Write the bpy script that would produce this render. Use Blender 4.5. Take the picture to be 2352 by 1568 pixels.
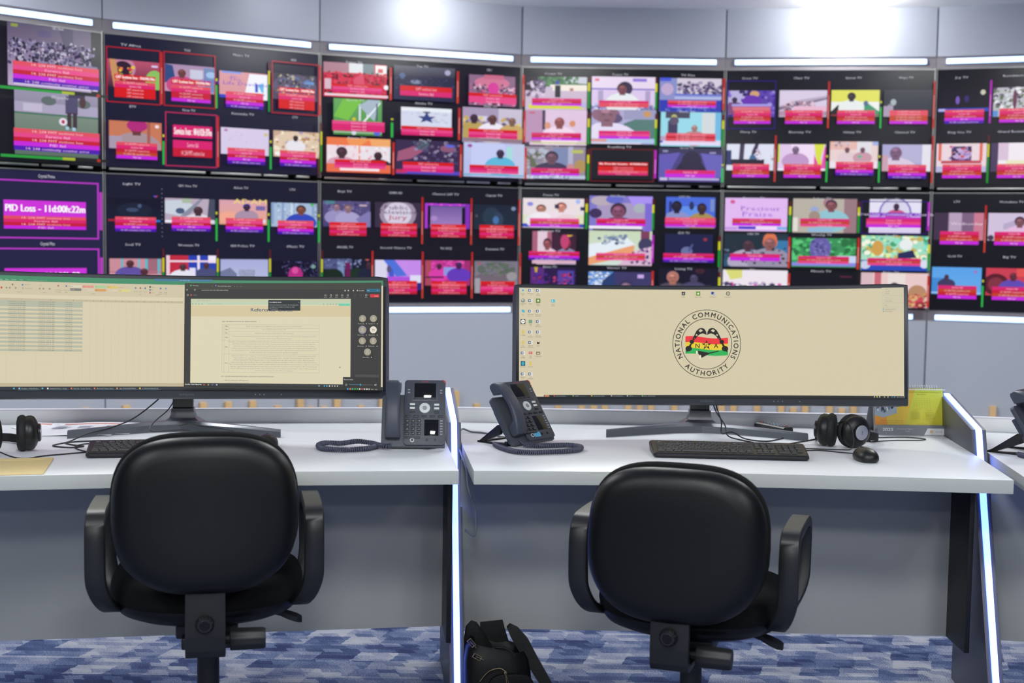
import bpy, bmesh, math, random
from mathutils import Vector, Matrix
PI = math.pi
for o in list(bpy.data.objects): bpy.data.objects.remove(o)
S = bpy.context.scene
COL = S.collection

# ------------------------------------------------------------------ camera, exposure, world
cd = bpy.data.cameras.new('camera'); cam = bpy.data.objects.new('camera', cd); COL.objects.link(cam)
cd.sensor_width = 36; cd.lens = 36 * 3029.8 / 2352; cd.clip_start = .05; cd.clip_end = 60
pitch, roll = .0746, .0151
cam.location = (0, 0, 1.35)
cam.matrix_world = Matrix.Translation((0, 0, 1.35)) @ Matrix.Rotation(PI/2 - pitch, 4, 'X') @ Matrix.Rotation(roll, 4, 'Z')
cd.dof.use_dof = True; cd.dof.focus_distance = 3.85; cd.dof.aperture_fstop = 3.2
S.camera = cam
S.view_settings.view_transform = 'Standard'; S.view_settings.look = 'None'
S.view_settings.exposure = 0; S.view_settings.gamma = 1; S.view_settings.use_curve_mapping = False
w = bpy.data.worlds.new('world'); S.world = w; w.use_nodes = True
w.node_tree.nodes['Background'].inputs[0].default_value = (.75, .8, .9, 1)
w.node_tree.nodes['Background'].inputs[1].default_value = .3

CEIL = 2.76
def area(name, loc, sx, sy, power, color=(1, 1, 1), rot=(0, 0, 0), spread=PI):
    l = bpy.data.lights.new(name, 'AREA'); l.shape = 'RECTANGLE'; l.size = sx; l.size_y = sy
    l.energy = power; l.color = color; l.spread = spread
    o = bpy.data.objects.new(name, l); COL.objects.link(o); o.location = loc; o.rotation_euler = rot
    return o
# ceiling panels of the room (their fixtures are built with the ceiling below)
PANELS = [(-1.9, 5.3), (0.4, 6.0), (2.4, 5.6), (-2.2, 1.2), (0, 1.2), (2.2, 1.2), (-2.2, -.6), (.04, -.50), (2.2, -.6), (0, -2.6)]
PW = [34, 36, 34, 33, 36, 33, 36, 40, 36, 62]
for (x, y), p in zip(PANELS, PW):
    area('ceiling_panel_light', (x, y, CEIL - .03), .56, .56, p, (.965, 1, .965))
SPOTS = []      # wall washers: filled in from the wall facets below

# ------------------------------------------------------------------ colours and materials
def lin(h):
    h = h.lstrip('#')
    if len(h) == 3: h = ''.join(c * 2 for c in h)
    r = []
    for i in (0, 2, 4):
        c = int(h[i:i+2], 16) / 255
        r.append(c / 12.92 if c <= .04045 else ((c + .055) / 1.055) ** 2.4)
    return tuple(r)
M = {}
def mat(name, col, rough=.5, metal=0., spec=.5, noise=0., nscale=20, bump=0., bscale=200, emit=None, es=1.):
    m = bpy.data.materials.new(name); m.use_nodes = True
    nt = m.node_tree; b = nt.nodes['Principled BSDF']
    c = lin(col) if isinstance(col, str) else col
    b.inputs['Base Color'].default_value = (*c, 1)
    b.inputs['Roughness'].default_value = rough; b.inputs['Metallic'].default_value = metal
    b.inputs['Specular IOR Level'].default_value = spec
    tc = nt.nodes.new('ShaderNodeTexCoord')
    if noise > 0:
        n = nt.nodes.new('ShaderNodeTexNoise'); n.inputs['Scale'].default_value = nscale; n.inputs['Detail'].default_value = 4
        nt.links.new(tc.outputs['Object'], n.inputs['Vector'])
        mx = nt.nodes.new('ShaderNodeMix'); mx.data_type = 'RGBA'
        mx.inputs[6].default_value = (*[v * (1 - noise) for v in c], 1)
        mx.inputs[7].default_value = (*[min(1, v * (1 + noise)) for v in c], 1)
        nt.links.new(n.outputs['Fac'], mx.inputs[0]); nt.links.new(mx.outputs[2], b.inputs['Base Color'])
    if bump > 0:
        n = nt.nodes.new('ShaderNodeTexNoise'); n.inputs['Scale'].default_value = bscale
        nt.links.new(tc.outputs['Object'], n.inputs['Vector'])
        bp = nt.nodes.new('ShaderNodeBump'); bp.inputs['Strength'].default_value = bump; bp.inputs['Distance'].default_value = .001
        nt.links.new(n.outputs['Fac'], bp.inputs['Height']); nt.links.new(bp.outputs[0], b.inputs['Normal'])
    if emit:
        e = lin(emit) if isinstance(emit, str) else emit
        b.inputs['Emission Color'].default_value = (*e, 1); b.inputs['Emission Strength'].default_value = es
    M[name] = m
    return m
mat('wall_panel', '#b4b8c2', .55, noise=.02, nscale=3)
mat('wall_fascia', '#8a8488', .5, noise=.02)
mat('dark_recess', '#1a1a1e', .6, noise=.05)
mat('joint', '#3a3c42', .6, noise=.02)
mat('plaster', '#f2f1ee', .8, noise=.02)
mat('side_wall', '#6c6e73', .8, noise=.02)
mat('lamp_panel', '#ffffff', .4, emit=(1, 1, 1), es=6)
mat('lamp_rim', '#dddddd', .4, noise=.01)
mat('led', '#ffffff', .4, emit=(.42, .95, 6), es=1)
mat('led_wall', '#ffffff', .4, emit=(.64, 1.06, 2.0), es=1)

mat('tv_bezel', '#16161a', .35, noise=.05)
mat('tv_silver', '#a8a8a6', .35, metal=.8, noise=.2, nscale=8)
mat('wood', '#d9b27c', .5, noise=.18, nscale=14)
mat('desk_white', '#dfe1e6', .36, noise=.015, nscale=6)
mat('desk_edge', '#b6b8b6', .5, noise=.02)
mat('upstand', '#f0f1f2', .5, noise=.02)
mat('upstand_top', '#dadae2', .4, noise=.02)
mat('panel_grey', '#4b4d59', .42, noise=.03)
mat('panel_dark', '#2b2b34', .45, noise=.05)
mat('black_plastic', '#0b0c0e', .45, bump=.25, bscale=400, noise=.05)
mat('chair_shell', '#060709', .38, spec=.3, bump=.3, bscale=600, noise=.06)
mat('arm_plastic', '#161719', .42, bump=.3, bscale=500, noise=.05)
mat('arm_dark', '#101113', .5, bump=.3, bscale=500, noise=.05)
mat('fabric_black', '#0b0b0c', .95, spec=.2, noise=.35, nscale=300, bump=.8, bscale=700)
mat('monitor_black', '#1d212b', .38, noise=.05)
mat('monitor_chin', '#232834', .4, noise=.06)
mat('neck_black', '#101114', .3, noise=.05)
mat('stand_grey', '#62666f', .33, metal=.35, noise=.05)
mat('collar_silver', '#77777c', .3, metal=.7, noise=.05)
mat('phone_body', '#3e424e', .48, noise=.03, bump=.15, bscale=500)
mat('phone_handset', '#3d4150', .45, noise=.03, bump=.15, bscale=500)
mat('phone_key', '#1c1e24', .4, noise=.05)
mat('phone_white', '#d4d8d6', .4, noise=.02)
mat('phone_grey', '#8b9096', .4, noise=.02)
mat('glass_dark', '#07080b', .06, noise=.02)
mat('red_mark', '#c03038', .4, noise=.02)
mat('print_white', '#d8dade', .5, noise=.01)
mat('print_dark', '#6a7078', .5, noise=.01)
mat('key_black', '#1b1c20', .42, noise=.06)
mat('cable_black', '#141418', .45, noise=.05)
mat('cable_grey', '#70747e', .45, noise=.05)
mat('cord_grey', '#44465a', .42, noise=.04)
mat('cup_black', '#0d0d0f', .4, noise=.05)
mat('pad_black', '#121214', .7, noise=.1, bump=.5, bscale=250)
mat('disc_silver', '#a2a3b2', .35, metal=.35, noise=.02)
mat('paper', '#e6e6ec', .7, noise=.01)
mat('kraft', '#e0c890', .7, noise=.05, nscale=30)
mat('card_grey', '#9c9fa4', .6, noise=.02)
mat('wire_white', '#dcdcdc', .35, metal=.2, noise=.02)
mat('bag_black', '#08080a', .55, spec=.3, noise=.1, bump=.5, bscale=160)
mat('bag_lining', '#060607', .8, noise=.1)
mat('gold', '#c8b088', .25, metal=1., noise=.04)
mat('blue_sticker', '#5fb4dc', .6, noise=.03)
mat('remote_black', '#15161a', .4, noise=.05)
mat('button_red', '#c03a38', .4, noise=.02)
mat('blue_glass', '#1a1c44', .3, noise=.02)

def attr_mat(name, kind):
    m = bpy.data.materials.new(name); m.use_nodes = True; nt = m.node_tree; b = nt.nodes['Principled BSDF']
    a = nt.nodes.new('ShaderNodeAttribute'); a.attribute_name = 'ink'
    if kind == 'print':
        nt.links.new(a.outputs['Color'], b.inputs['Base Color']); b.inputs['Roughness'].default_value = .5
    else:
        b.inputs['Base Color'].default_value = (.006, .006, .008, 1)
        nt.links.new(a.outputs['Color'], b.inputs['Emission Color']); b.inputs['Emission Strength'].default_value = 1
        b.inputs['Roughness'].default_value = {'tv': .22, 'monitor': .5, 'small': .12}[kind]
        b.inputs['Specular IOR Level'].default_value = {'tv': .22, 'monitor': .2, 'small': .5}[kind]
    M[name] = m
attr_mat('screen_tv', 'tv'); attr_mat('screen_monitor', 'monitor'); attr_mat('screen_small', 'small'); attr_mat('print', 'print')

# carpet: staggered sheared blocks of denim blues with a ribbed weave
m = bpy.data.materials.new('carpet'); m.use_nodes = True; nt = m.node_tree; b = nt.nodes['Principled BSDF']; N = nt.nodes.new; Lk = nt.links.new
b.inputs['Roughness'].default_value = .95; b.inputs['Specular IOR Level'].default_value = .1
tc = N('ShaderNodeTexCoord'); sp = N('ShaderNodeSeparateXYZ'); Lk(tc.outputs['Object'], sp.inputs[0])
def mth(op, a, b_=None, c=None):
    n = N('ShaderNodeMath'); n.operation = op
    for i, v in enumerate((a, b_, c)):
        if v is None: continue
        if isinstance(v, (int, float)): n.inputs[i].default_value = v
        else: Lk(v, n.inputs[i])
    return n.outputs[0]
nw = N('ShaderNodeTexNoise'); nw.inputs['Scale'].default_value = 45; nw.inputs['Detail'].default_value = 5; Lk(tc.outputs['Object'], nw.inputs['Vector'])
nws = N('ShaderNodeSeparateXYZ'); Lk(nw.outputs['Color'], nws.inputs[0])
X = mth('ADD', sp.outputs[0], mth('MULTIPLY', mth('SUBTRACT', nws.outputs[0], .5), .02)); Y = mth('ADD', sp.outputs[1], mth('MULTIPLY', mth('SUBTRACT', nws.outputs[1], .5), .012))
def cells(wx, wy, shear, seed):
    row = mth('FLOOR', mth('DIVIDE', Y, wy))
    wn = N('ShaderNodeTexWhiteNoise'); wn.noise_dimensions = '1D'; Lk(mth('ADD', row, seed), wn.inputs['W'])
    xs = mth('ADD', mth('DIVIDE', mth('ADD', X, mth('MULTIPLY', Y, shear)), wx), mth('MULTIPLY', wn.outputs[0], 7))
    col = mth('FLOOR', xs)
    w2 = N('ShaderNodeTexWhiteNoise'); w2.noise_dimensions = '2D'; cb = N('ShaderNodeCombineXYZ'); Lk(col, cb.inputs[0]); Lk(row, cb.inputs[1])
    Lk(cb.outputs[0], w2.inputs['Vector'])
    return w2.outputs[0]
c1 = cells(.125, .085, -.3, 3.3); c2 = cells(.06, .034, .5, 11.1); c3 = cells(.5, .5, 0, 5)
n1 = N('ShaderNodeTexNoise'); n1.inputs['Scale'].default_value = 220; n1.inputs['Detail'].default_value = 6; n1.inputs['Roughness'].default_value = .8; Lk(tc.outputs['Object'], n1.inputs['Vector'])
n2 = N('ShaderNodeTexNoise'); n2.inputs['Scale'].default_value = 9; Lk(tc.outputs['Object'], n2.inputs['Vector'])
sgn = mth('SUBTRACT', mth('MULTIPLY', mth('GREATER_THAN', c3, .5), 2), 1)
rib = mth('ABSOLUTE', mth('SINE', mth('MULTIPLY', mth('ADD', sp.outputs[0], mth('MULTIPLY', mth('MULTIPLY', sp.outputs[1], sgn), .45)), 640)))
v = mth('ADD', mth('MULTIPLY', c1, .46), mth('MULTIPLY', c2, .36))
v = mth('ADD', v, mth('MULTIPLY', mth('SUBTRACT', n1.outputs[0], .5), 1.6))
v = mth('ADD', v, mth('MULTIPLY', mth('SUBTRACT', n2.outputs[0], .5), .5))
v = mth('ADD', v, mth('MULTIPLY', mth('SUBTRACT', rib, .6), mth('MULTIPLY', mth('GREATER_THAN', c1, .42), .28)))
rp = N('ShaderNodeValToRGB'); e = rp.color_ramp.elements
e[0].position = .06; e[0].color = (*lin('#363f68'), 1); e[1].position = .78; e[1].color = (*lin('#bcbec8'), 1)
k = e.new(.38); k.color = (*lin('#5e7098'), 1); k = e.new(.52); k.color = (*lin('#8c94b0'), 1)
Lk(v, rp.inputs[0]); Lk(rp.outputs[0], b.inputs['Base Color'])
bp = N('ShaderNodeBump'); bp.inputs['Strength'].default_value = .5; bp.inputs['Distance'].default_value = .003; Lk(v, bp.inputs['Height']); Lk(bp.outputs[0], b.inputs['Normal'])
M['carpet'] = m

# grey modesty panel laminate with faint scuffs
m = mat('modesty_grey', '#9c9ea0', .5, noise=.03, nscale=4)
nt = m.node_tree; b = nt.nodes['Principled BSDF']; src = b.inputs['Base Color'].links[0].from_socket
tcn = nt.nodes.new('ShaderNodeTexCoord'); wv = nt.nodes.new('ShaderNodeTexNoise'); wv.inputs['Scale'].default_value = 2.6; wv.inputs['Distortion'].default_value = 2.2; wv.inputs['Detail'].default_value = 1
nt.links.new(tcn.outputs['Object'], wv.inputs['Vector'])
r = nt.nodes.new('ShaderNodeValToRGB'); r.color_ramp.elements[0].position = .4985; r.color_ramp.elements[1].position = .5; r.color_ramp.elements[0].color = (0, 0, 0, 1)
k = r.color_ramp.elements.new(.5015); k.color = (0, 0, 0, 1)
nt.links.new(wv.outputs['Fac'], r.inputs[0])
mx = nt.nodes.new('ShaderNodeMix'); mx.data_type = 'RGBA'; mx.inputs[7].default_value = (*lin('#4c4a48'), 1)
mm = nt.nodes.new('ShaderNodeMath'); mm.operation = 'MULTIPLY'; mm.inputs[1].default_value = .05; nt.links.new(r.outputs[0], mm.inputs[0])
nt.links.new(mm.outputs[0], mx.inputs[0]); nt.links.new(src, mx.inputs[6]); nt.links.new(mx.outputs[2], b.inputs['Base Color'])

# ------------------------------------------------------------------ object helpers
def tag(o, label=None, cat=None, group=None, kind=None):
    if label: o['label'] = label
    if cat: o['category'] = cat
    if group: o['group'] = group
    if kind: o['kind'] = kind
    return o
def thing(name, label, cat, loc=(0, 0, 0), rot=(0, 0, 0), group=None):
    o = bpy.data.objects.new(name, None); COL.objects.link(o); o.empty_display_size = .05
    if not isinstance(rot, tuple): rot = (0, 0, rot)
    o.location = loc; o.rotation_euler = rot
    return tag(o, label, cat, group)
def children_of(o): return [c for c in bpy.data.objects if c.parent == o]
def copy_tree(o, parent=None):
    c = o.copy(); COL.objects.link(c)
    if parent: c.parent = parent
    for ch in children_of(o):
        if ch is not c: copy_tree(ch, c)
    return c
class MB:
    """one mesh under construction"""
    def __init__(s): s.b = bmesh.new(); s.T = Matrix()
    def v(s, p): return s.b.verts.new(s.T @ Vector(p))
    def face(s, vs, m=0):
        try: f = s.b.faces.new(vs); f.material_index = m; f.smooth = False; return f
        except ValueError: return None
    def box(s, x0, y0, z0, x1, y1, z1, bev=0, m=0, seg=2):
        t = bmesh.new(); bmesh.ops.create_cube(t, size=1)
        for q in t.verts: q.co = Vector(((x0+x1)/2 + q.co.x*(x1-x0), (y0+y1)/2 + q.co.y*(y1-y0), (z0+z1)/2 + q.co.z*(z1-z0)))
        if bev: bmesh.ops.bevel(t, geom=t.edges[:], offset=bev, segments=seg, affect='EDGES', profile=.6)
        return s.merge(t, m, bev > 0)
    def merge(s, t, m=0, smooth=False):
        mp = {}
        for q in t.verts: mp[q] = s.v(q.co)
        for f in t.faces:
            g = s.face([mp[q] for q in f.verts], m)
            if g: g.smooth = smooth
        t.free(); return s
    def prism(s, pts, z0, z1, bev=0, m=0, axis='z', smooth=False):
        """polygon in 2D extruded: axis z -> (x,y), axis y -> (x,z), axis x -> (y,z)"""
        t = bmesh.new()
        def P(a, b_, h): return {'z': (a, b_, h), 'y': (a, h, b_), 'x': (h, a, b_)}[axis]
        lo = [t.verts.new(P(a, b_, z0)) for a, b_ in pts]; hi = [t.verts.new(P(a, b_, z1)) for a, b_ in pts]
        n = len(pts); t.faces.new(lo[::-1]); t.faces.new(hi)
        for i in range(n): t.faces.new([lo[i], lo[(i+1) % n], hi[(i+1) % n], hi[i]])
        bmesh.ops.recalc_face_normals(t, faces=t.faces[:])
        if bev: bmesh.ops.bevel(t, geom=t.edges[:], offset=bev, segments=2, affect='EDGES', profile=.6)
        return s.merge(t, m, smooth or bev > 0)
    def rings(s, rs, m=0, cap0=True, cap1=True, closed=False, smooth=True):
        R = [[s.v(p) for p in r_] for r_ in rs]; n = len(R[0])
        for a, b_ in list(zip(R, R[1:])) + ([(R[-1], R[0])] if closed else []):
            for i in range(n):
                f = s.face([a[i], a[(i+1) % n], b_[(i+1) % n], b_[i]], m)
                if f: f.smooth = smooth
        if not closed:
            if cap0: s.face(R[0][::-1], m)
            if cap1: s.face(R[-1], m)
        return s
    def lathe(s, prof, n=24, axis='z', m=0, c=(0, 0, 0), smooth=True, flute=0, nf=0):
        rs = []
        for r_, h in prof:
            ring = []
            for i in range(n):
                a = 2*PI*i/n; rr = r_ * (1 - flute * (.5 + .5*math.cos(nf*a)) if nf else 1)
                x, y = rr*math.cos(a), rr*math.sin(a)
                p = {'z': (x, y, h), 'x': (h, x, y), 'y': (x, h, y)}[axis]
                ring.append((p[0]+c[0], p[1]+c[1], p[2]+c[2]))
            rs.append(ring)
        return s.rings(rs, m, smooth=smooth)
    def tube(s, pts, r_, n=8, m=0, taper=None, caps=True):
        P = [Vector(p) for p in pts]; rs = []; up = None
        for i, p in enumerate(P):
            d = (P[min(i+1, len(P)-1)] - P[max(i-1, 0)]).normalized()
            if up is None: up = d.orthogonal().normalized()
            up = (up - d*up.dot(d)).normalized(); sd = d.cross(up)
            q = r_ if taper is None else r_ * (taper[i] if isinstance(taper, (list, tuple)) else 1)
            rs.append([p + up*q*math.cos(2*PI*k/n) + sd*q*math.sin(2*PI*k/n) for k in range(n)])
        return s.rings(rs, m, caps, caps)
    def out(s, name, mats, parent=None, sharp=.7, loc=None, rot=None, label=None):
        bmesh.ops.recalc_face_normals(s.b, faces=s.b.faces[:])
        me = bpy.data.meshes.new(name); s.b.to_mesh(me); s.b.free()
        for q in ([mats] if isinstance(mats, str) else mats): me.materials.append(M[q])
        o = bpy.data.objects.new(name, me); COL.objects.link(o)
        if sharp:
            try: me.set_sharp_from_angle(angle=sharp)
            except Exception: pass
        if parent: o.parent = parent
        if loc: o.location = loc
        if rot: o.rotation_euler = rot
        if label: o['label'] = label
        return o
def inst(name, mesh, parent, loc=(0, 0, 0), rot=(0, 0, 0), label=None):
    o = bpy.data.objects.new(name, mesh); COL.objects.link(o); o.parent = parent; o.location = loc; o.rotation_euler = rot
    if label: o['label'] = label
    return o
def smooth_path(pts, n=8):
    P = [Vector(p) for p in pts]; P = [2*P[0]-P[1]] + P + [2*P[-1]-P[-2]]; out = []
    for i in range(1, len(P)-2):
        for k_ in range(n):
            t = k_/n; a, b_, c, d = P[i-1], P[i], P[i+1], P[i+2]
            out.append(.5*((2*b_) + (c-a)*t + (2*a-5*b_+4*c-d)*t*t + (3*b_-a-3*c+d)*t**3))
    out.append(P[-2]); return out

# ------------------------------------------------------------------ lettering: glyph outlines of the built-in font
CH = "ABCDEFGHIJKLMNOPQRSTUVWXYZabcdefghijklmnopqrstuvwxyz0123456789.,:-/()_#&?%'+"
GLY = {}; ADV = {}
def load_glyphs():
    obs = []
    for res in (1, 4):
        for c in CH + '|':
            for tx in ([c, '|' + c + '|'] if res == 1 else [c]):
                cu = bpy.data.curves.new('t', 'FONT'); cu.body = tx; cu.resolution_u = res; cu.size = 1
                o = bpy.data.objects.new('t', cu); COL.objects.link(o); obs.append((res, c, tx, o))
    bpy.context.view_layer.update(); dg = bpy.context.evaluated_depsgraph_get(); wd = {}
    for res, c, tx, o in obs:
        me = o.evaluated_get(dg).to_mesh(); vs = [(q.co.x, q.co.y) for q in me.vertices]; fs = [tuple(p.vertices) for p in me.polygons]
        if tx == c: GLY[(res, c)] = (vs, fs)
        if len(tx) == 3: wd[c] = (max(q[0] for q in vs) - min(q[0] for q in vs)) if vs else 0
        o.evaluated_get(dg).to_mesh_clear()
    bx = GLY[(1, '|')][0]; bw = max(q[0] for q in bx) - min(q[0] for q in bx)
    lsb = min(q[0] for q in bx)
    for c in CH + '|': ADV[c] = wd[c]
    base = ADV['|'] ; a = (base - bw) / 2            # advance of the bar: "|||" is two advances and one bar width
    for c in CH: ADV[c] = wd[c] - bw - a
    ADV[' '] = .32
    for _, _, _, o in obs:
        cu = o.data; bpy.data.objects.remove(o); bpy.data.curves.remove(cu)
load_glyphs()
CAPH = max(q[1] for q in GLY[(4, 'H')][0])
def text_w(s): return sum(ADV.get(c, .5) for c in s)

class Canvas:
    """flat coloured shapes drawn in (u right, v down) and laid on a surface by a mapping"""
    def __init__(s, mp, step=.00012, curved=0): s.V = []; s.F = []; s.C = []; s.mp = mp; s.L = 0; s.step = step; s.curved = curved; s.X = lambda x, y: (x, y)
    def poly(s, pts, col, cols=None, nl=True):
        if nl: s.L += 1
        i = len(s.V)
        for x, y in pts: s.V.append(s.mp(*s.X(x, y), s.L * s.step))
        s.F.append(tuple(range(i, i + len(pts))))
        c = lin(col) if isinstance(col, str) else col
        s.C.append([c] * len(pts) if cols is None else cols)
    def rect(s, x, y, w_, h, col, col2=None):
        s.L += 1; n = 1
        if s.curved: n = max(1, int(abs(s.X(x+w_, y)[0] - s.X(x, y)[0]) / s.curved + .5))
        a = lin(col) if isinstance(col, str) else col; b_ = a if col2 is None else lin(col2)
        for k_ in range(n):
            xa, xb = x + w_*k_/n, x + w_*(k_+1)/n
            s.poly([(xa, y+h), (xb, y+h), (xb, y), (xa, y)], a, [b_, b_, a, a], nl=False)
    def ell(s, cx, cy, rx, ry, col, n=18, clip=None, a0=0, a1=2*PI):
        pts = [(cx + rx*math.cos(a0+(a1-a0)*k_/n), cy + ry*math.sin(a0+(a1-a0)*k_/n)) for k_ in range(n)]
        if clip: x0, y0, x1, y1 = clip; pts = [(min(max(a, x0), x1), min(max(b_, y0), y1)) for a, b_ in pts]
        s.poly(pts, col)
    def ring(s, cx, cy, r0, r1, col, n=64, ky=1):
        s.L += 1
        for k_ in range(n):
            a, b_ = 2*PI*k_/n, 2*PI*(k_+1)/n
            s.poly([(cx+r0*math.cos(a), cy+ky*r0*math.sin(a)), (cx+r1*math.cos(a), cy+ky*r1*math.sin(a)), (cx+r1*math.cos(b_), cy+ky*r1*math.sin(b_)), (cx+r0*math.cos(b_), cy+ky*r0*math.sin(b_))], col, nl=False)
    def text(s, tx, x, y, h, col, an='l', w_=None, res=1, bold=0):
        """x,y = baseline start (or centre/right); h = cap height"""
        k_ = h / CAPH; tw = text_w(tx) * k_; kx = k_ * (w_/tw if w_ else 1); tw = tw if not w_ else w_
        x0 = x - (tw/2 if an == 'c' else tw if an == 'r' else 0); s.L += 1; c = lin(col) if isinstance(col, str) else col
        for dx in ([0, bold] if bold else [0]):
            px = x0 + dx
            for ch in tx:
                g = GLY.get((res, ch))
                if g and ch != ' ':
                    i = len(s.V)
                    for a, b_ in g[0]: s.V.append(s.mp(*s.X(px + a*kx, y - b_*k_), (s.L + (.3 if dx else 0)) * s.step))
                    for f in g[1]: s.F.append(tuple(q+i for q in f)); s.C.append([c]*len(f))
                px += ADV.get(ch, .5) * kx
    def glyph(s, ch, cx, cy, h, ang, col, res=4, kx=1.):
        g = GLY[(res, ch)]; k_ = h / CAPH; xs = [a for a, _ in g[0]]; mx_ = (max(xs)+min(xs))/2; ca, sa = math.cos(ang), math.sin(ang); i = len(s.V)
        for a, b_ in g[0]:
            dx, dy = (a-mx_)*k_*kx, -(b_-CAPH/2)*k_
            s.V.append(s.mp(*s.X(cx + dx*ca - dy*sa, cy + dx*sa + dy*ca), s.L * s.step))
        c = lin(col)
        for f in g[1]: s.F.append(tuple(q+i for q in f)); s.C.append([c]*len(f))
    def out(s, name, m_, parent, loc=None, rot=None):
        me = bpy.data.meshes.new(name); me.from_pydata(s.V, [], s.F); me.materials.append(M[m_])
        at = me.color_attributes.new('ink', 'FLOAT_COLOR', 'CORNER'); fl = []
        for c in s.C:
            for q in c: fl.extend((q[0], q[1], q[2], 1))
        at.data.foreach_set('color', fl)
        o = bpy.data.objects.new(name, me); COL.objects.link(o); o.parent = parent
        if loc: o.location = loc
        if rot: o.rotation_euler = rot
        return o

# ------------------------------------------------------------------ the curved video wall: eleven flat facets
WF = 1.222
ANG = {-1: 1.18, 0: .98, 1: .7796, 2: .5696, 3: .3479, 4: .0034, 5: -.1401, 6: -.3583, 7: -.56, 8: -.76, 9: -.96}
def ud(i): return Vector((math.cos(ANG[i]), math.sin(ANG[i])))
J = {3: Vector((.0327, 8.0039))}
for i in (3, 2, 1, 0, -1): J[i-1] = J[i] - WF*ud(i)
for i in range(4, 10): J[i] = J[i-1] + WF*ud(i)
def facet_m(i): return Matrix.Translation((J[i-1].x, J[i-1].y, 0)) @ Matrix.Rotation(ANG[i], 4, 'Z')
TVT, SEAM, TVB = 2.402, 1.696, .994
for i in range(-1, 10):
    wl = MB(); wl.T = facet_m(i); g = .0035
    wl.box(g, 0, 2.475, WF-g, .02, CEIL+.02, m=0)          # upper laminate panel
    if not 1 <= i <= 6: wl.box(g, 0, .93, WF-g, .02, 2.47, m=0)
    wl.box(0, .008, TVT+.002, WF, .03, 2.475, m=1)         # warm grey fascia behind the strip
    wl.box(0, .008, .925, WF, .03, TVB-.004, m=1)
    wl.box(g, 0, 0, WF-g, .02, .925, m=0)                  # lower laminate panel
    wl.box(-.03, .09, 0, WF+.03, .12, CEIL, m=2)           # dark back of the niche
    wl.box(0, .02, 0, WF, .1, .92, m=2); wl.box(0, .03, 2.41, WF, .1, CEIL, m=2)
    wl.T = Matrix(); tag(wl.out('wall_front', ['wall_panel', 'wall_fascia', 'dark_recess']), kind='structure')
a, b_ = J[-2], J[9]
fl = MB(); fl.box(-5.2, -4.2, -.05, 5.8, 9.2, 0); tag(fl.out('floor', 'carpet', sharp=0), kind='structure')
ce = MB(); ce.box(-5.2, -4.2, CEIL, 5.8, 9.2, CEIL+.05); tag(ce.out('ceiling', 'plaster', sharp=0), kind='structure')
w1 = MB(); w1.box(-5.25, -4.2, 0, -5.2, 9.2, CEIL); tag(w1.out('wall_left', 'side_wall'), kind='structure')
w1 = MB(); w1.box(5.8, -4.2, 0, 5.85, 9.2, CEIL); tag(w1.out('wall_right', 'side_wall'), kind='structure')
w1 = MB(); w1.box(-5.2, -4.25, 0, 5.8, -4.2, CEIL); tag(w1.out('wall_back', 'side_wall'), kind='structure')

WHERE = {1: 'at the left edge', 2: 'of the second column', 3: 'of the third column', 4: 'of the fourth column', 5: 'of the fifth column', 6: 'at the right edge'}
def wall_strip(i, z, x0, x1, up):
    t = thing('light_strip', 'glowing blue-white strip %s the wall screens %s' % ('above' if up else 'below', WHERE[i]), 'light strip', (J[i-1].x, J[i-1].y, z), ANG[i], 'light strips %s the wall screens' % ('above' if up else 'below'))
    q = MB(); q.box(x0-.006, .0005, -.018, x1+.006, .008, .018, bev=.002); q.out('housing', 'wall_fascia', t)
    q = MB(); n = 8
    q.box(x0, -.006, -.0145, x1, .0005, .0145, bev=.004); q.out('diffuser', 'led_wall', t)
for i in range(1, 7):
    wall_strip(i, 2.446, .055, 1.166, True); wall_strip(i, .947, .045, 1.172 if i != 5 else 1.14, False)

# wood slats standing along the foot of the wall, one panel of slats per facet
SL = {1: [(.1, .45), (.28, .42), (.45, .44), (.62, .43), (.78, .44), (.904, .458)], 2: [(.087, .457), (.25, .40), (.432, .451), (.55, .448), (.667, .446), (.79, .41), (.902, .50), (.955, .392)],
      3: [(.025, .391), (.088, .51), (.204, .39), (.307, .50), (.44, .40), (.56, .47), (.678, .46), (.787, .381), (.9, .37)],
      4: [(.09, .36), (.208, .48), (.326, .47), (.385, .51), (.441, .47), (.557, .49), (.615, .50), (.672, .48), (.787, .50), (.9, .37)],
      5: [(.026, .49), (.084, .5), (.2, .49), (.317, .51), (.376, .385), (.433, .50), (.551, .50), (.61, .389), (.666, .50), (.8, .37)],
      6: [(.1, .40), (.2, .38), (.32, .438), (.43, .39), (.6, .44), (.8, .4)]}
for i, lst in SL.items():
    t = thing('slat_panel', 'upright tan wood slats at the wall foot below the screens %s' % WHERE[i], 'wood slats', (J[i-1].x, J[i-1].y, 0), ANG[i], 'wood slats along the foot of the wall')
    q = MB(); q.box(.01, -.012, 0, WF-.01, 0, .03); q.out('bottom_rail', 'wood', t)
    for s_, h in lst:
        q = MB(); x = s_*WF; q.box(x-.019, -.03, .03, x+.019, -.001, h, bev=.003); q.out('slat', 'wood', t)

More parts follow.
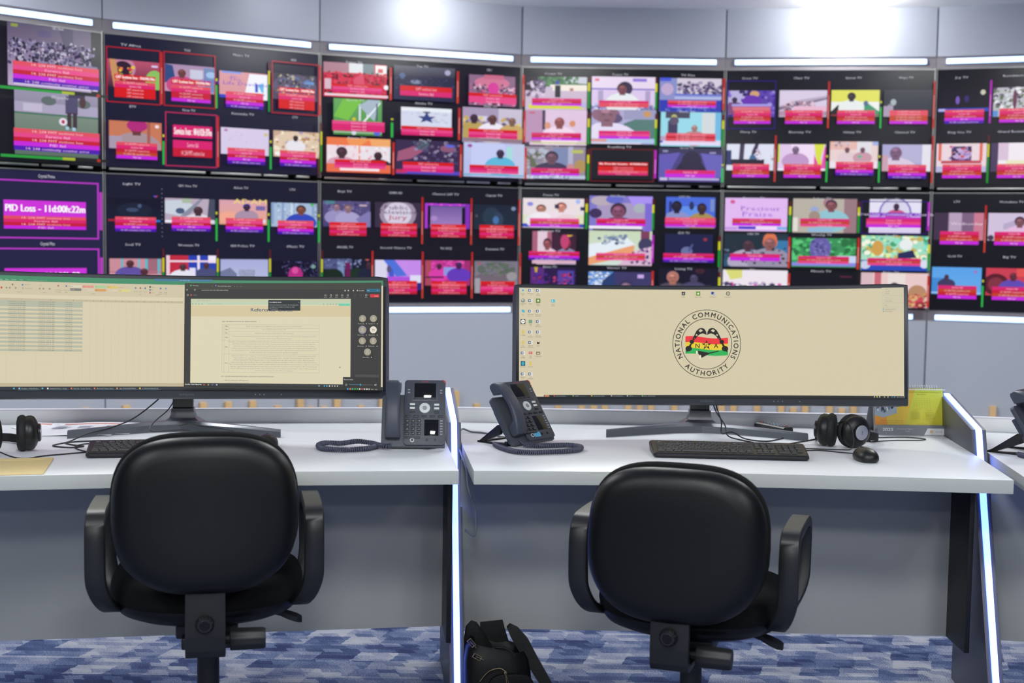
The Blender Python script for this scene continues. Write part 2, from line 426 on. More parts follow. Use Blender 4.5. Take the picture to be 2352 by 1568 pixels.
# ceiling panels (fixtures for the room lights) and wall washers close to the wall
for n_, (x, y) in enumerate(PANELS):
    nm = ['nearest the wall, left', 'nearest the wall, middle', 'nearest the wall, right', 'over the left desk', 'over the gap between the desks', 'over the right desk', 'behind the camera, left', 'behind the camera, middle', 'behind the camera, right', 'at the back of the room'][n_]
    t = thing('ceiling_light', 'square white ceiling light panel ' + nm, 'ceiling light', (x, y, CEIL), 0, 'square ceiling light panels')
    q = MB()
    for bx in ((-.31, -.31, .31, -.285), (-.31, .285, .31, .31), (-.31, -.285, -.285, .285), (.285, -.285, .31, .285)): q.box(bx[0], bx[1], -.02, bx[2], bx[3], -.0005)
    q.out('frame', 'lamp_rim', t); q = MB(); q.box(-.285, -.285, -.012, .285, .285, -.001); q.out('diffuser', 'lamp_panel', t)
for i, s_, pw in ((1, .45, 2.5), (2, .75, 1.2), (3, .5, 6.5), (5, .56, 17)):
    p = J[i-1] + ud(i)*s_*WF; nrm = Vector((ud(i).y, -ud(i).x)); q0 = p + nrm*.30
    t = thing('downlight', 'small round recessed ceiling lamp washing the wall ' + {1: 'above the left-edge screens', 2: 'above the second column of screens', 3: 'above the third column of screens', 5: 'above the fifth column, the brightest one'}[i], 'ceiling light', (q0.x, q0.y, CEIL), 0, 'wall washing downlights')
    q = MB(); q.lathe([(.045, -.001), (.055, -.001), (.055, -.012), (.045, -.012)], 24); q.out('trim_ring', 'lamp_rim', t)
    q = MB(); q.lathe([(.0, -.002), (.044, -.002), (.044, -.010), (.03, -.018), (0, -.022)], 24); q.out('lens', 'lamp_panel', t)
    l = bpy.data.lights.new('downlight_lamp', 'POINT'); l.energy = pw; l.shadow_soft_size = .035; l.color = (.95, .97, 1)
    o = bpy.data.objects.new('downlight_lamp', l); COL.objects.link(o); o.location = (q0.x, q0.y, CEIL-.07)

# ------------------------------------------------------------------ wall screens: picture language
ROWC = {'s': '#e04c60', 'm': '#d82070', 'r': '#c41634', 'o': '#c0401c', 'p': '#c424dc', 'v': '#4c14b0', 'R': '#d41418', 'k': '#e44488', 'b': '#b84a20'}
ROWT = {'s': '14: 238 PMT sections loss', 'm': 'Service fail', 'r': '14: 238 PMT sections loss', 'o': '14: 238 PCR repetition error', 'p': 'PID fail', 'v': '14: 248 continuity counter error', 'R': 'CAT sections loss', 'k': 'Service fail', 'b': '14: 238 PCR repetition error'}
SKIN = '#5a3328'
def pic(cv, x, y, w_, h, d, rnd):
    fx = lambda a: x + w_*a/100; fy = lambda a: y + h*a/100
    box_ = (x, y, x+w_, y+h)
    for k_, c in enumerate(d.split(';')):
        if k_ == 0:
            a = c.split('>'); cv.rect(x, y, w_, h, a[0], a[1] if len(a) > 1 else None); continue
        t = c.split(); o = t[0]
        if o == 'r': X0, Y0, W_, H_ = map(float, t[1:5]); a = t[5].split('>'); cv.rect(fx(X0), fy(Y0), w_*W_/100, h*H_/100, a[0], a[1] if len(a) > 1 else None)
        elif o == 'e': a = list(map(float, t[1:5])); cv.ell(fx(a[0]), fy(a[1]), w_*a[2]/100, h*a[3]/100, t[5], clip=box_)
        elif o == 'p': a = list(map(float, t[2:])); cv.poly([(fx(a[j]), fy(a[j+1])) for j in range(0, len(a), 2)][::-1], t[1])
        elif o == 't': cv.text(t[5].replace('_', ' '), fx(float(t[1])), fy(float(t[2])), h*float(t[3])/100, t[4], 'c')
        elif o == 'n':
            X0, Y0, W_, H_ = map(float, t[1:5]); n = int(int(t[5])*1.7); sz = float(t[6])*.72; pal = t[7].split(',')
            for _ in range(n):
                cx, cy = fx(X0 + W_*rnd.random()), fy(Y0 + H_*rnd.random()); s_ = sz*(.5+rnd.random())/100
                cv.ell(cx, cy, w_*s_*.7, h*s_, rnd.choice(pal), 7, box_, rnd.random(), rnd.random()+2*PI)
        elif o == 'P':      # bust: x, top y, head radius, skin, clothes, hair
            t[3] = str(float(t[3])*.86); t[2] = str(float(t[2])+2)
            cx, ty, r_ = map(float, t[1:4]); sk, cl = t[4], t[5]; hr = t[6] if len(t) > 6 else None; ar = w_/h
            cv.ell(fx(cx), fy(ty + r_*4.3), w_*r_*2.1/100, h*r_*2.4/100, cl, 20, box_)
            cv.rect(fx(cx-r_*.35), fy(ty+r_*1.5), w_*r_*.7/100, h*r_*.9/100, sk)
            if hr: cv.ell(fx(cx), fy(ty + r_*.9), w_*r_*.68/100, h*r_*1.15/100, hr, 16, box_)
            cv.ell(fx(cx), fy(ty + r_*1.15), w_*r_*.56/100, h*r_*1.0/100, sk, 16, box_)
            c3 = [v*.55 for v in lin(sk)]; c4 = [min(1, v*1.7) for v in lin(sk)]
            if r_ > 9:
                cv.ell(fx(cx-r_*.1), fy(ty + r_*.62), w_*r_*.28/100, h*r_*.26/100, c4, 10, box_)
                for s_ in (-.22, .22): cv.ell(fx(cx+r_*s_), fy(ty + r_*1.05), w_*r_*.11/100, h*r_*.10/100, c3, 8, box_)
                cv.ell(fx(cx), fy(ty + r_*1.68), w_*r_*.2/100, h*r_*.10/100, c3, 8, box_)
                cv.rect(fx(cx+r_*.25), fy(ty + r_*.6), w_*r_*.0/100+1e-5, h*r_*.01/100, c3)
def stack(cv, x, y, w_, h, code, head=None):
    n = len(code) ; rh = h / n
    for k_, c in enumerate(code):
        cv.rect(x, y + rh*k_, w_, rh*1.02, ROWC[c]);
        tx = ROWT[c]; fw = min(.75, len(tx)*.024)
        cv.text(tx, x + w_/2, y + rh*(k_+.82), rh*.55, '#f4c8d8', 'c', w_*fw)
    if head:
        hy = y - rh*(1.35 if code[0] != 'X' else 0) - rh*.5
        cv.rect(x, hy, w_, rh*1.5, ROWC[head[0]] ); cv.text(head[1], x+w_/2, hy+rh*1.15, rh*.85, '#fff', 'c', w_*.96, bold=rh*.05)
def meter(cv, x, y, w_, h, c):
    if c == 'r': cv.rect(x, y, w_, h, '#b82420', '#c43a28'); cv.rect(x+w_*.3, y+h*.3, w_*.35, h*.5, '#dc9088')
    elif c == 'm': cv.rect(x, y, w_, h*.9, '#b020b8'); cv.rect(x+w_*.3, y+h*.3, w_*.35, h*.45, '#d888dc')
    elif c == 'g': cv.rect(x, y, w_, h*.16, '#58181c'); cv.rect(x, y+h*.18, w_, h*.27, '#d0cc20'); cv.rect(x, y+h*.45, w_, h*.55, '#1c9030')
    elif c == 'h': cv.rect(x, y+h*.55, w_, h*.45, '#28b448'); cv.rect(x, y+h*.42, w_, h*.05, '#c8cc20')
    elif c == 'l':
        for q in range(12): cv.rect(x+w_*.3, y+h*q/12, w_*.4, h/60, '#889')
TVW, TVH = 1.205, .678
def tv(i, row, bg, cellsd, lab, extra=None):
    zb = (SEAM + .018) if row == 0 else TVB
    t = thing('wall_screen', lab, 'video screen', (J[i-1].x, J[i-1].y, zb), ANG[i], 'video wall screens')
    q = MB(); q.box(.006, -.006, 0, WF-.006, .06, .684, bev=.002, seg=1)
    q.out('housing', 'tv_bezel', t)
    if row == 0:
        q = MB()
        for a, b2 in ((.03, .55), (.58, .87), (.885, 1.03), (1.08, 1.16)): q.box(a, -.004, -.0145, b2, .03, -.0035, bev=.0015)
        q.out('mounting_rail', 'tv_silver', t)
    q = MB(); q.box(.004, -.0065, -.01, .009, .02, .695, m=0); q.box(WF-.009, -.0065, -.01, WF-.004, .02, .695); q.box(.01, -.008, .684, WF-.01, .01, .688); q.out('frame_edge', 'tv_silver', t)
    x0, z1 = (WF-TVW)/2, .684-.003
    cv = Canvas(lambda u, v, l: (x0 + u*TVW, -.0064 - l, z1 - v*TVH))
    cv.rect(0, 0, 1, 1, bg); rnd = random.Random(i*10+row)
    for c in cellsd: cell(cv, rnd, bg, *c)
    if extra: extra(cv, rnd)
    cv.out('screen', 'screen_tv', t)
def cell(cv, rnd, bg, cx, cy, cw, ch, label, pr, d, st, sr, mt=None, fr=None, head=None):
    """cell box; picture rect and stack rect in percent of the cell"""
    R_ = lambda r_: (cx + cw*r_[0]/100, cy + ch*r_[1]/100, cw*r_[2]/100, ch*r_[3]/100)
    if d: pic(cv, *R_(pr), d, rnd)
    if st: stack(cv, *R_(sr), st, head)
    if fr:
        a, b2, c_, e_ = cx+cw*.02, cy+ch*.1, cw*.95, ch*.9
        for q in ((a, b2, c_, .008), (a, b2+e_-.008, c_, .008), (a, b2, .005, e_), (a+c_-.005, b2, .005, e_)): cv.rect(*q, fr)
    if mt: meter(cv, cx+cw*.972, cy+ch*.12, cw*.034, ch*.86, mt)
    if label: cv.text(label, cx+cw*.45, cy+ch*.075, .017, '#cfd0dc', 'c', len(label)*.0098)
def grid42(L, py=(30, 44), sy=(62, 26), x=(4, 92), sx=(16, 72)):
    """L: 8 tuples (label, picture, stack, meter, frame, head, dy)"""
    out = []
    for k_, c in enumerate(L):
        c = list(c) + [None]*(7-len(c)); col, row = k_ % 4, k_//4; dy = c[6] or 0
        out.append((col*.25, .04+row*.47, .25, .47, c[0], (x[0], py[0]+dy, x[1], py[1]), c[1], c[2], (sx[0], sy[0]+dy, sx[1], sy[1]), c[3], c[4], c[5]))
    return out
def grid33(L, sy=(62, 22)):
    out = []
    for k_, c in enumerate(L):
        c = list(c) + [None]*(8-len(c)); col, row = k_ % 3, k_//3; pr = c[6] or (3, 5, 92, 90)
        out.append((col*.333, .035+row*.318, .333, .318, c[0], pr, c[1], c[2], c[7] or (14, sy[0], 72, sy[1]), c[3], c[4], c[5]))
    return out
H1 = ('R', 'CAT Sections loss : 10d:00h:34m')
# column 1 (only its right half is in view)
def tv1a(cv, rnd):
    for x_ in (0, .5): half1(cv, rnd, x_)
def half1(cv, rnd, x_):
    pic(cv, x_+.06, .015, .36, .45, '#3c3454>#b8a4c8;r 0 0 100 22 #58506c>#6a5c78;r 35 8 16 10 #5a5078;r 4 2 8 5 #8a9a40;p #4c4460 60 0 78 0 78 30 68 34;n 0 28 100 40 330 3 #1c1830,#2a2440,#8a80a8,#b8b0c8,#4c4468,#3a3458;r 0 68 100 32 #d8cce4;p #887a98 70 60 100 60 100 95 92 100', rnd)
    pic(cv, x_+.06, .50, .36, .46, '#9890ac>#5c6f5c;r 0 18 100 16 #a8a0bc;r 0 34 100 3 #487060;r 10 20 22 12 #c0b8d0;e 40 14 9 7 #5c6868;e 82 15 9 7 #5c6868;r 0 37 100 63 #76887a>#5a6c62;r 60 4 15 28 #4a4468;r 64 0 20 6 #3c3450;e 81 12 4 9 #4a3038;r 62 30 5 24 #3c2c38;r 69 30 5 24 #3c2c38;e 57 45 5 6 #e0d8e8;e 57 45 2 3 #b02040;r 60 52 4 5 #a8c8e0;r 68 53 4 5 #a8c8e0', rnd)
    for y, st in ((.30, 'skrpv'), (.775, 'skrpv')): stack(cv, x_+.055, y, .37, .155, st)
    for y in (.485, .965):
        cv.rect(x_, y, .26, .02, '#2a9a3c'); cv.rect(x_+.26, y, .055, .02, '#a8b830'); cv.rect(x_+.315, y, .15, .02, '#1c1c1c'); cv.ell(x_+.42, y+.01, .008, .012, '#b03020')
    cv.text('GBC News', x_+.245, .05, .022, '#c8c8d4', 'c', .05); cv.text('GTV Sports Plus', x_+.25, .545, .02, '#d8d8e4', 'c', .075)
tv(1, 0, '#14131c', [], 'upper wall screen at the left edge showing a crowd above a footballer', tv1a)
def tv1b(cv, rnd):
    for c0 in (0, .5):
        for r0 in (0, .5):
            y = .07 + r0; X_ = c0
            for q in ((X_+.01, y, .47, .012), (X_+.01, y+.42, .47, .012), (X_+.01, y, .008, .43), (X_+.472, y, .008, .43)): cv.rect(*q, '#b038c0')
            cv.rect(X_+.482, y+.07, .014, .29, '#b038b8')
            cv.rect(X_+.06, y+.15, .36, .115, '#cc30d8'); stack(cv, X_+.06, y+.265, .36, .095, 'smrp')
            cv.text('PID Loss - 11d:00h:22m', X_+.24, y+.232, .050, '#ffffff', 'c', .352, res=4, bold=.003)
            cv.text('Crystal Prime' if r0 == 0 else 'Crystal Plus', X_+.245, y-.02, .024, '#d8d8e4', 'c', .075 if r0 == 0 else .065)
tv(1, 1, '#201f42', [], 'lower wall screen at the left edge with two magenta PID Loss banners', tv1b)
# column 2
tv(2, 0, '#171730', grid42([
    ('TV Africa', '#b8506c>#3a2038;e 30 30 24 40 #c080a0;e 30 34 18 30 #301830;n 10 25 40 45 18 6 #e0c040,#50a040,#d03848;r 84 12 12 7 #d8c8f0;e 90 70 18 40 #88c060;p #c89060 4 0 16 0 24 100 12 100', 'smRRR', 'r', '#b01c2c', H1),
    ('TV3', '#a88cb0>#c090b0;p #2c4880 0 0 16 5 22 60 0 70;P 34 12 17 #6a3838 #c84880;r 50 15 26 34 #c8c8e0;r 78 5 22 90 #7088b8;e 92 30 10 12 #a0c0e8', 'smrrp', 'h', '#b01c2c', H1),
    ('Metro TV', '#d89aa0;r 0 88 60 12 #3040c0;r 5 0 40 8 #8898e8;p #f0f0fc 62 4 100 4 100 100 50 100;p #2858c8 74 34 80 44 80 72 74 72;p #60b8e8 80 44 92 34 92 72 88 72;r 74 78 20 5 #5888d8;t 32 50 13 #7c40c8 Good_Life_Devotion;t 32 34 12 #9050c0 The;t 30 22 8 #8060b8 live', 'skrpv', 'g', None, None, 4),
    ('GH3', '#3c3448>#544a60;e 50 50 48 50 #5c5470;n 10 5 80 80 60 5 #9088b0,#c0b890,#5878a8,#70685c,#2c2838;r 70 25 20 12 #6890c8', 'smRRR', 'r', '#b01c2c', H1),
    ('ETV', '#c87858;P 52 -6 26 #6a3838 #a89098 #a8246c;e 53 14 20 22 #b02878;r 0 55 24 45 #a898b0;r 72 0 6 90 #a85c50;e 91 14 4 6 #f0e0e8', 'smrop', 'h'),
    ('New TV', '', 'mr', 'r', '#b8285c', ('m', 'Service loss : 80d:02h:37m'), -8),
    ('Kantanka TV', '#d8cce8;n 14 14 60 40 16 2 #b8a8cc,#c4b8d8;e 10 10 4 5 #b080b0;e 93 20 4 6 #c8c080', 'skrpv', 'h', None, None, 0),
    ('CTV', '#c8a890;e 50 60 60 60 #e0c8b0;n 0 0 100 70 30 8 #b88c60,#d8c0a0,#f0e4d0,#a898b8;P 47 12 12 #3a2830 #e8e4ec;e 10 88 8 8 #f0f0f0', 'skrpv', 'g')], py=(30, 45), sy=(64, 27)),
   'upper wall screen in the second column, with red-framed CAT Sections loss alarms')
tv(2, 1, '#17172e', grid42([
    ('Light TV', '#0e1024>#161a30;e 50 48 34 30 #1a2036;e 46 46 12 8 #3a4a68;e 60 30 4 8 #46587c;r 0 84 100 8 #2878c8;r 0 84 14 8 #a02030;p #4858d8 86 -12 92 -12 90 -4;p #c83848 90 -8 96 -14 92 -4', 'smrpv', 'l'),
    ('GH One TV', '#b8a8bc;p #c8d0dc 0 10 40 6 60 30 30 70 0 60;p #888ca0 30 70 70 0 76 0 46 70;e 30 50 9 12 #485878;r 34 0 18 18 #a8b8a0;r 0 88 100 8 #f0f0f8;P 66 26 20 #46303a #dcd8e4;p #484c60 88 0 100 0 100 84 84 84', 'skrpv', 'h', None, None, -2),
    ('Adom TV', '#d8a0b0>#e8a888;t 65 15 20 #f0d870 ADAM;e 20 70 30 20 #f0a890;P 57 14 14 #3c2838 #a890a8 #4038a8;r 76 22 20 18 #7868a8;r 88 78 9 14 #d8d8f4', 'skrpv', 'h', None, None, -2),
    ('UTV', '#a8bcd8;n 0 0 100 90 20 5 #7c98c0,#c8d4e4,#88a0b8;r 0 0 5 90 #88a0c8;r 22 0 5 90 #88a0c8;r 42 0 4 90 #d0dcec;r 88 0 5 90 #88a0c8;P 64 10 19 #7a4838 #3048b8 #2c2028;e 88 6 4 6 #48b850', 'skrpv', 'h', None, None, 0),
    ('Soul TV', '#c88c98;r 22 0 4 100 #58b8c8;r 54 0 4 100 #68b8c8;r 70 0 28 60 #a06878;r 68 0 5 60 #58b8c8;r 92 0 5 60 #58b8c8;r 0 50 100 4 #b87080;P 39 2 16 #502c34 #6050a0;P 66 34 16 #502c34 #a83050', '', 'g'),
    ('Wontumi TV', '#c02840;r 44 0 56 100 #2840b0;r 62 0 5 100 #e8e0f4;r 84 0 16 30 #f0e8f8;r 0 20 100 7 #f0d8e8;r 0 0 7 100 #e8c8d8;P 33 30 15 #4c3038 #e4e4f0;P 80 26 13 #4c3038 #484c78;r 46 50 12 50 #e4e0f4', '', 'g', None, None, -6),
    ('GH Police TV', '#a8acd8>#b4bce0;p #70789c 0 50 20 34 34 60 34 100 0 100;r 38 42 34 40 #9ca0c0;n 38 42 34 38 30 2 #7c84a8', '', 'g', None, None, 0),
    ('iMusic TV', '#100c24;n 20 0 80 100 150 2 #6868a0,#40407c,#8888c0,#2c2c5c;e 45 60 16 36 #b02880;e 44 40 7 14 #d850a0;e 84 24 5 8 #78a098;e 30 90 14 20 #3c5cb0', '', 'g', None, None, 2)], py=(29, 42), sy=(60, 24)),
   'lower wall screen in the second column, with a man in a car in its picture')
# column 3
tv(3, 0, '#100e1e', grid33([
    ('Dzoro TV', '#d03050;r 0 0 40 30 #b08090;r 40 0 28 28 #e0e4e8;r 62 0 18 30 #788890;r 82 2 18 32 #f4f0f0;r 86 12 8 12 #d86060;n 0 28 100 66 170 4 #c02038,#d83048,#501828,#e04858,#302030,#a81830;p #d84868 44 50 60 30 66 100 50 100;r 0 50 10 30 #d8b8c8;r 0 92 100 7 #f0d0dc;e 97 68 4 7 #f4f0f8', 'Rkm', 'r'),
    ('Top TV', '#20203a>#26264a;r 0 0 100 30 #585868>#2c2c44;e 14 30 5 9 #506890;e 36 46 9 6 #8088a8;e 88 14 5 8 #a8a8c8;n 0 30 100 60 40 3 #303058,#283050,#404870', 'Rm', 'r', None, None, None, (12, 58, 78, 26)),
    ('GBC', '#8c6888;e 50 24 38 20 #d07898;n 0 30 100 66 110 5 #4c3850,#c890b0,#e05098,#302438,#a87088,#e0b8d0;r 30 0 42 14 #c86888;e 50 44 12 20 #d8409c', 'Rkk', 'r', None, None, (16, 18, 72, 82), (14, 68, 74, 26)),
    ('Sports TV', '#68a860>#4c9048;p #78c048 20 0 60 0 30 60 0 50;r 52 14 4 46 #d8e0e8;r 68 8 3 44 #d8e0e8;p #a8b8c8 52 18 72 0 96 0 84 60;p #e8f0f4 60 62 96 6 98 8 64 64;r 88 10 3 48 #485070;r 0 92 100 2 #c8d8c8;e 42 56 4 5 #d0c030;e 90 92 7 8 #5868d8;e 42 94 5 6 #d8d8e8', 'kmm', 'h', None, None, (14, 2, 70, 94), (12, 60, 76, 26)),
    ('Atinka TV', '#d4d8ec;r 0 0 100 16 #e8ecf4;n 4 22 92 10 24 2 #a8acc8;e 50 20 8 4 #484c70;p #304080 50 18 55 38 68 38 58 50 62 66 50 57 38 66 42 50 32 38 45 38;n 60 50 34 14 14 3 #b8bcd4', 'Rkm', 'r', None, None, (12, 16, 76, 60), (12, 66, 77, 24)),
    ('Wale TV', '#a898b8;r 60 0 40 50 #c8c0d4;r 22 24 20 14 #d8d0e4;n 0 30 100 66 60 6 #c8a860,#8c7898,#d8c880,#685878;P 18 16 14 #3c2838 #b8a058;P 49 16 15 #5c3838 #ece8f4;P 82 22 13 #7c5c50 #c8a868;r 0 88 100 10 #907888', 'Rkm', 'r', None, None, (4, 8, 92, 94), (12, 66, 76, 24)),
    ('Asaase TV', '#ec7848;p #f09858 30 0 70 0 50 24 36 24;p #f0a868 66 0 100 0 100 24 70 20;r 0 22 50 55 #ecdce4;r 52 22 48 55 #e8e0e8;n 4 24 92 44 30 3 #e8a0a8,#f4f0f4,#d87888;P 23 28 15 #482c38 #d8a0b8 #40283c;P 80 34 14 #3c2430 #382838;r 0 76 100 24 #e86c48;r 20 88 62 7 #f8e8ec', 'Rmk', 'r', None, None, None, (14, 62, 74, 22)),
    ('Max TV', '#38284c;p #a05878 4 34 36 12 48 24 24 54 2 62;p #506070 26 4 52 6 50 34 34 26;n 30 5 70 70 60 5 #483868,#685878,#302848,#9088a8,#504070;e 80 22 12 10 #8c5878;e 84 14 8 4 #5868d8;r 0 88 100 10 #5048c0;r 0 86 16 10 #c03058', 'Rkm', 'r', None, None, (2, 4, 96, 92), (12, 62, 76, 26)),
    ('GCTV', '#bcc4ec>#b4bce8;r 12 0 56 100 #c4ccf4;r 70 10 10 50 #a8dcdc;r 80 0 20 100 #c0c8e8;e 10 10 4 5 #a050a0;P 60 14 14 #3c3048 #60b8dc;r 0 92 100 4 #68a8c8', 'Rmk', 'r', None, None, (3, 4, 94, 92), (12, 64, 76, 22))]),
   'upper wall screen in the third column, with a dark star on white')
tv(3, 1, '#14131f', grid42([
    ('Bryt TV', '#585080>#484074;n 0 0 100 90 50 6 #6c6494,#403868,#7c74a8,#504878;P 28 10 14 #8c6c80 #9890c0 #5c4858;P 52 14 15 #8c6c78 #a8a0cc #786060;p #8078b0 68 70 94 40 100 40 100 100 86 100;r 76 12 16 7 #c0a8b8;r 4 0 20 12 #508090', 'Rsrmr', None, None, None, -4),
    ('GHBR HD', '#382c44;e 50 45 40 60 #9c8ca4;e 50 46 30 48 #d4cce0;t 46 28 16 #483c50 Public;t 50 46 16 #483c50 Television;t 50 68 18 #b02850 Jury', 'Rsrmr', 'r', None, None, -4),
    ('Channel 247 TV', '#2c1c50;r 0 0 100 8 #b040d8;r 0 0 6 100 #a838d0;r 90 0 10 100 #8030b8;r 12 10 76 84 #70589c>#a080c0;n 0 0 100 6 8 4 #f050e0,#6030a0;e 20 60 8 10 #a888c8;r 6 14 6 70 #100c1c;r 82 14 6 70 #100c1c', 'Rsrmr', 'r', None, None, -4),
    ('Captal TV', '#1c2436>#202c3c;e 40 50 20 40 #28384c;e 55 60 12 30 #304058;e 50 62 7 16 #4870a8;e 90 14 5 8 #8090b0;e 6 46 3 6 #504c54', 'Rsrmr', 'r', None, None, -4),
    ('ANGEL TV', '#16182c;r 0 0 60 40 #4c5480;r 30 10 14 70 #788cb8;n 0 0 80 30 26 4 #687098,#383c60,#9098c0;e 20 70 22 32 #14281c;e 70 66 20 30 #183020;r 46 14 10 70 #681850;e 92 -4 5 10 #c06050;P 96 8 14 #402830 #1c2038', '', 'r'),
    ('Second Chance TV', '#c48ae8;r 0 0 26 72 #d8d4ec;p #5070d8 18 0 42 0 70 62 46 66;p #4058c8 28 40 38 34 46 100 34 100;r 26 66 74 30 #b050d8;r 76 60 24 34 #dcdcf4;e 30 36 5 14 #585078;r 90 90 10 30 #302080', 'Rsrmr', 'r', None, None, 1),
    ('TV XYZ', '#c83894>#b83088;n 0 0 100 60 40 6 #e050b0,#8c2878,#d868c0,#a03898;r 0 0 12 100 #a84858;r 86 0 14 100 #a02c70;P 30 8 13 #502040 #d83ca8;r 40 26 26 34 #8c98e0;P 74 2 15 #402050 #6438b8;r 0 64 40 6 #381c38', 'Rsrmr', 'r', None, None, 1),
    ('Dunamis TV', '#787484>#847c88;e 50 34 44 30 #5c6860;e 40 70 40 24 #706470;n 20 10 70 50 40 7 #586458,#6c7468,#787080;e 84 62 12 18 #989498;r 0 70 12 60 #a09ca8;e 10 10 3 5 #b05058', 'Rrkmr', 'r', None, None, 1)], py=(27, 46), sy=(65, 24)),
   'lower wall screen in the third column, dim pictures between red meter bars')
# column 4
tv(4, 0, '#0b0b12', grid33([
    ('Oceans TV', '#40584c;r 0 0 20 50 #241c28;p #3c6c44 26 0 80 0 100 20 100 26 20 40;r 62 0 38 20 #c8ccd8;n 26 0 64 24 34 6 #3c7048,#285038,#588858;r 40 24 60 18 #f0e8dc;r 14 30 30 24 #c8b8d0;r 72 34 6 10 #b07868;r 0 42 100 60 #ccb8d0;n 4 14 26 50 22 6 #88789c,#d8c8e0,#584868;r 48 26 9 36 #181c20;e 52 18 3 6 #3838a8;r 6 84 90 12 #d8d830;e 94 84 6 9 #b8b4e0', 'mrp', 'g', None, None, (4, 12, 92, 92), (14, 72, 74, 20)),
    ('Power TV', '#dcc8ec;r 0 0 100 32 #e8d8f0;r 0 34 100 3 #5040b8;r 0 80 100 20 #8888b8;n 0 80 100 18 40 4 #b8b8e8,#6868a0,#d8d8f4;r 10 40 8 40 #b0a0c8;r 84 40 8 40 #b0a0c8;r 64 5 22 9 #9078d8;e 52 34 12 20 #3c3450;P 48 20 15 #784850 #e8ecf0 #302838;e 8 10 4 4 #e07088', 'mss', 'g', None, None, (3, 10, 95, 96), (14, 76, 74, 18)),
    ('TV Plus', '#8890c8;r 28 0 72 46 #d4ccdc;n 30 12 70 36 60 5 #584c78,#786890,#403c60,#a898b8;e 12 34 10 18 #c0a8d0;r 0 0 18 10 #4858d8;r 24 48 76 14 #3848c0>#c8d0f0;r 0 66 100 34 #2c38b0;r 20 78 60 10 #c8d0f0;n 8 88 84 10 20 2 #8090d8', 'srp', 'r', None, None, (4, 12, 92, 92), (16, 74, 72, 18)),
    ('Amass TV', '#e0c4e0;r 0 0 30 92 #b890b4;r 28 0 5 56 #483850;P 56 16 17 #8c4c50 #f0d8ec;e 37 44 5 10 #d89880;e 77 38 5 9 #d89068;r 7 6 9 4 #c84858;r 12 92 88 3 #c0d040;r 0 92 8 8 #403848', 'mrp', 'g', None, None, (4, 6, 92, 96), (14, 68, 74, 20)),
    ('', '#b0a8d0>#a8b0d8;p #587c78 50 40 70 26 100 26 100 84 50 84;e 22 14 22 24 #906880;e 36 26 12 14 #605078;P 24 -14 30 #8c6474 #e4dcf4;r 50 0 50 28 #9c9cc0;e 86 12 6 9 #c89860;r 0 84 100 12 #a8c8e8;r 0 86 24 8 #e09890', 'mkp', 'g', None, None, (3, 2, 96, 94), (14, 60, 76, 22)),
    ('Blues TV', '#98d8e8;r 8 0 40 18 #48445c;r 68 2 22 60 #d0d8dc;r 90 0 10 80 #70b8e0;e 22 16 5 9 #b8b870;p #40385c 12 26 28 26 28 64 12 64;e 22 26 8 12 #5c506c;P 56 34 11 #a07878 #b88c90;r 0 70 20 20 #b8a0c0;r 0 84 100 12 #e0d8f4;r 0 84 4 6 #4048c8', 'srs', 'g', None, None, (6, 6, 90, 94), (14, 64, 74, 22)),
    ('Zion TV', '#94889c;r 48 4 30 60 #7c88b0;n 0 10 38 60 30 8 #606850,#a8a4b0,#888498,#b0b8c8;r 72 0 8 70 #b0b0cc;e 92 60 10 20 #b09058;r 78 10 18 10 #b8c060;P 46 16 18 #684858 #403454 #302840;e 76 64 6 12 #c88890;r 0 88 100 10 #b8c4dc;n 4 88 84 8 20 3 #e0e4f0,#8890b8', 'mrp', 'g', None, None, (2, 6, 93, 90), (14, 66, 72, 20)),
    ('Royalking TV', '#12121c', 'RRsm', 'm', '#681418', ('R', 'No Decoder License : 014:00h:01m'), (3, 10, 94, 84), (14, 58, 74, 24)),
    ('Good TV', '#484080;r 0 0 100 16 #383458;p #6058b0 0 20 34 12 12 90 0 90;p #6860b8 66 14 100 20 100 86 80 86;p #28203c 20 80 44 18 50 12 58 18 82 80;e 52 40 16 32 #2c2440;r 2 88 12 8 #c8c0e0;r 16 88 80 7 #b0a8d8;r 6 6 8 6 #9090b8;r 80 10 10 5 #9890c0', 'mp', 'h', None, None, (4, 6, 94, 92), (14, 66, 74, 20))]),
   'upper wall screen in the fourth column, three rows of pictures')
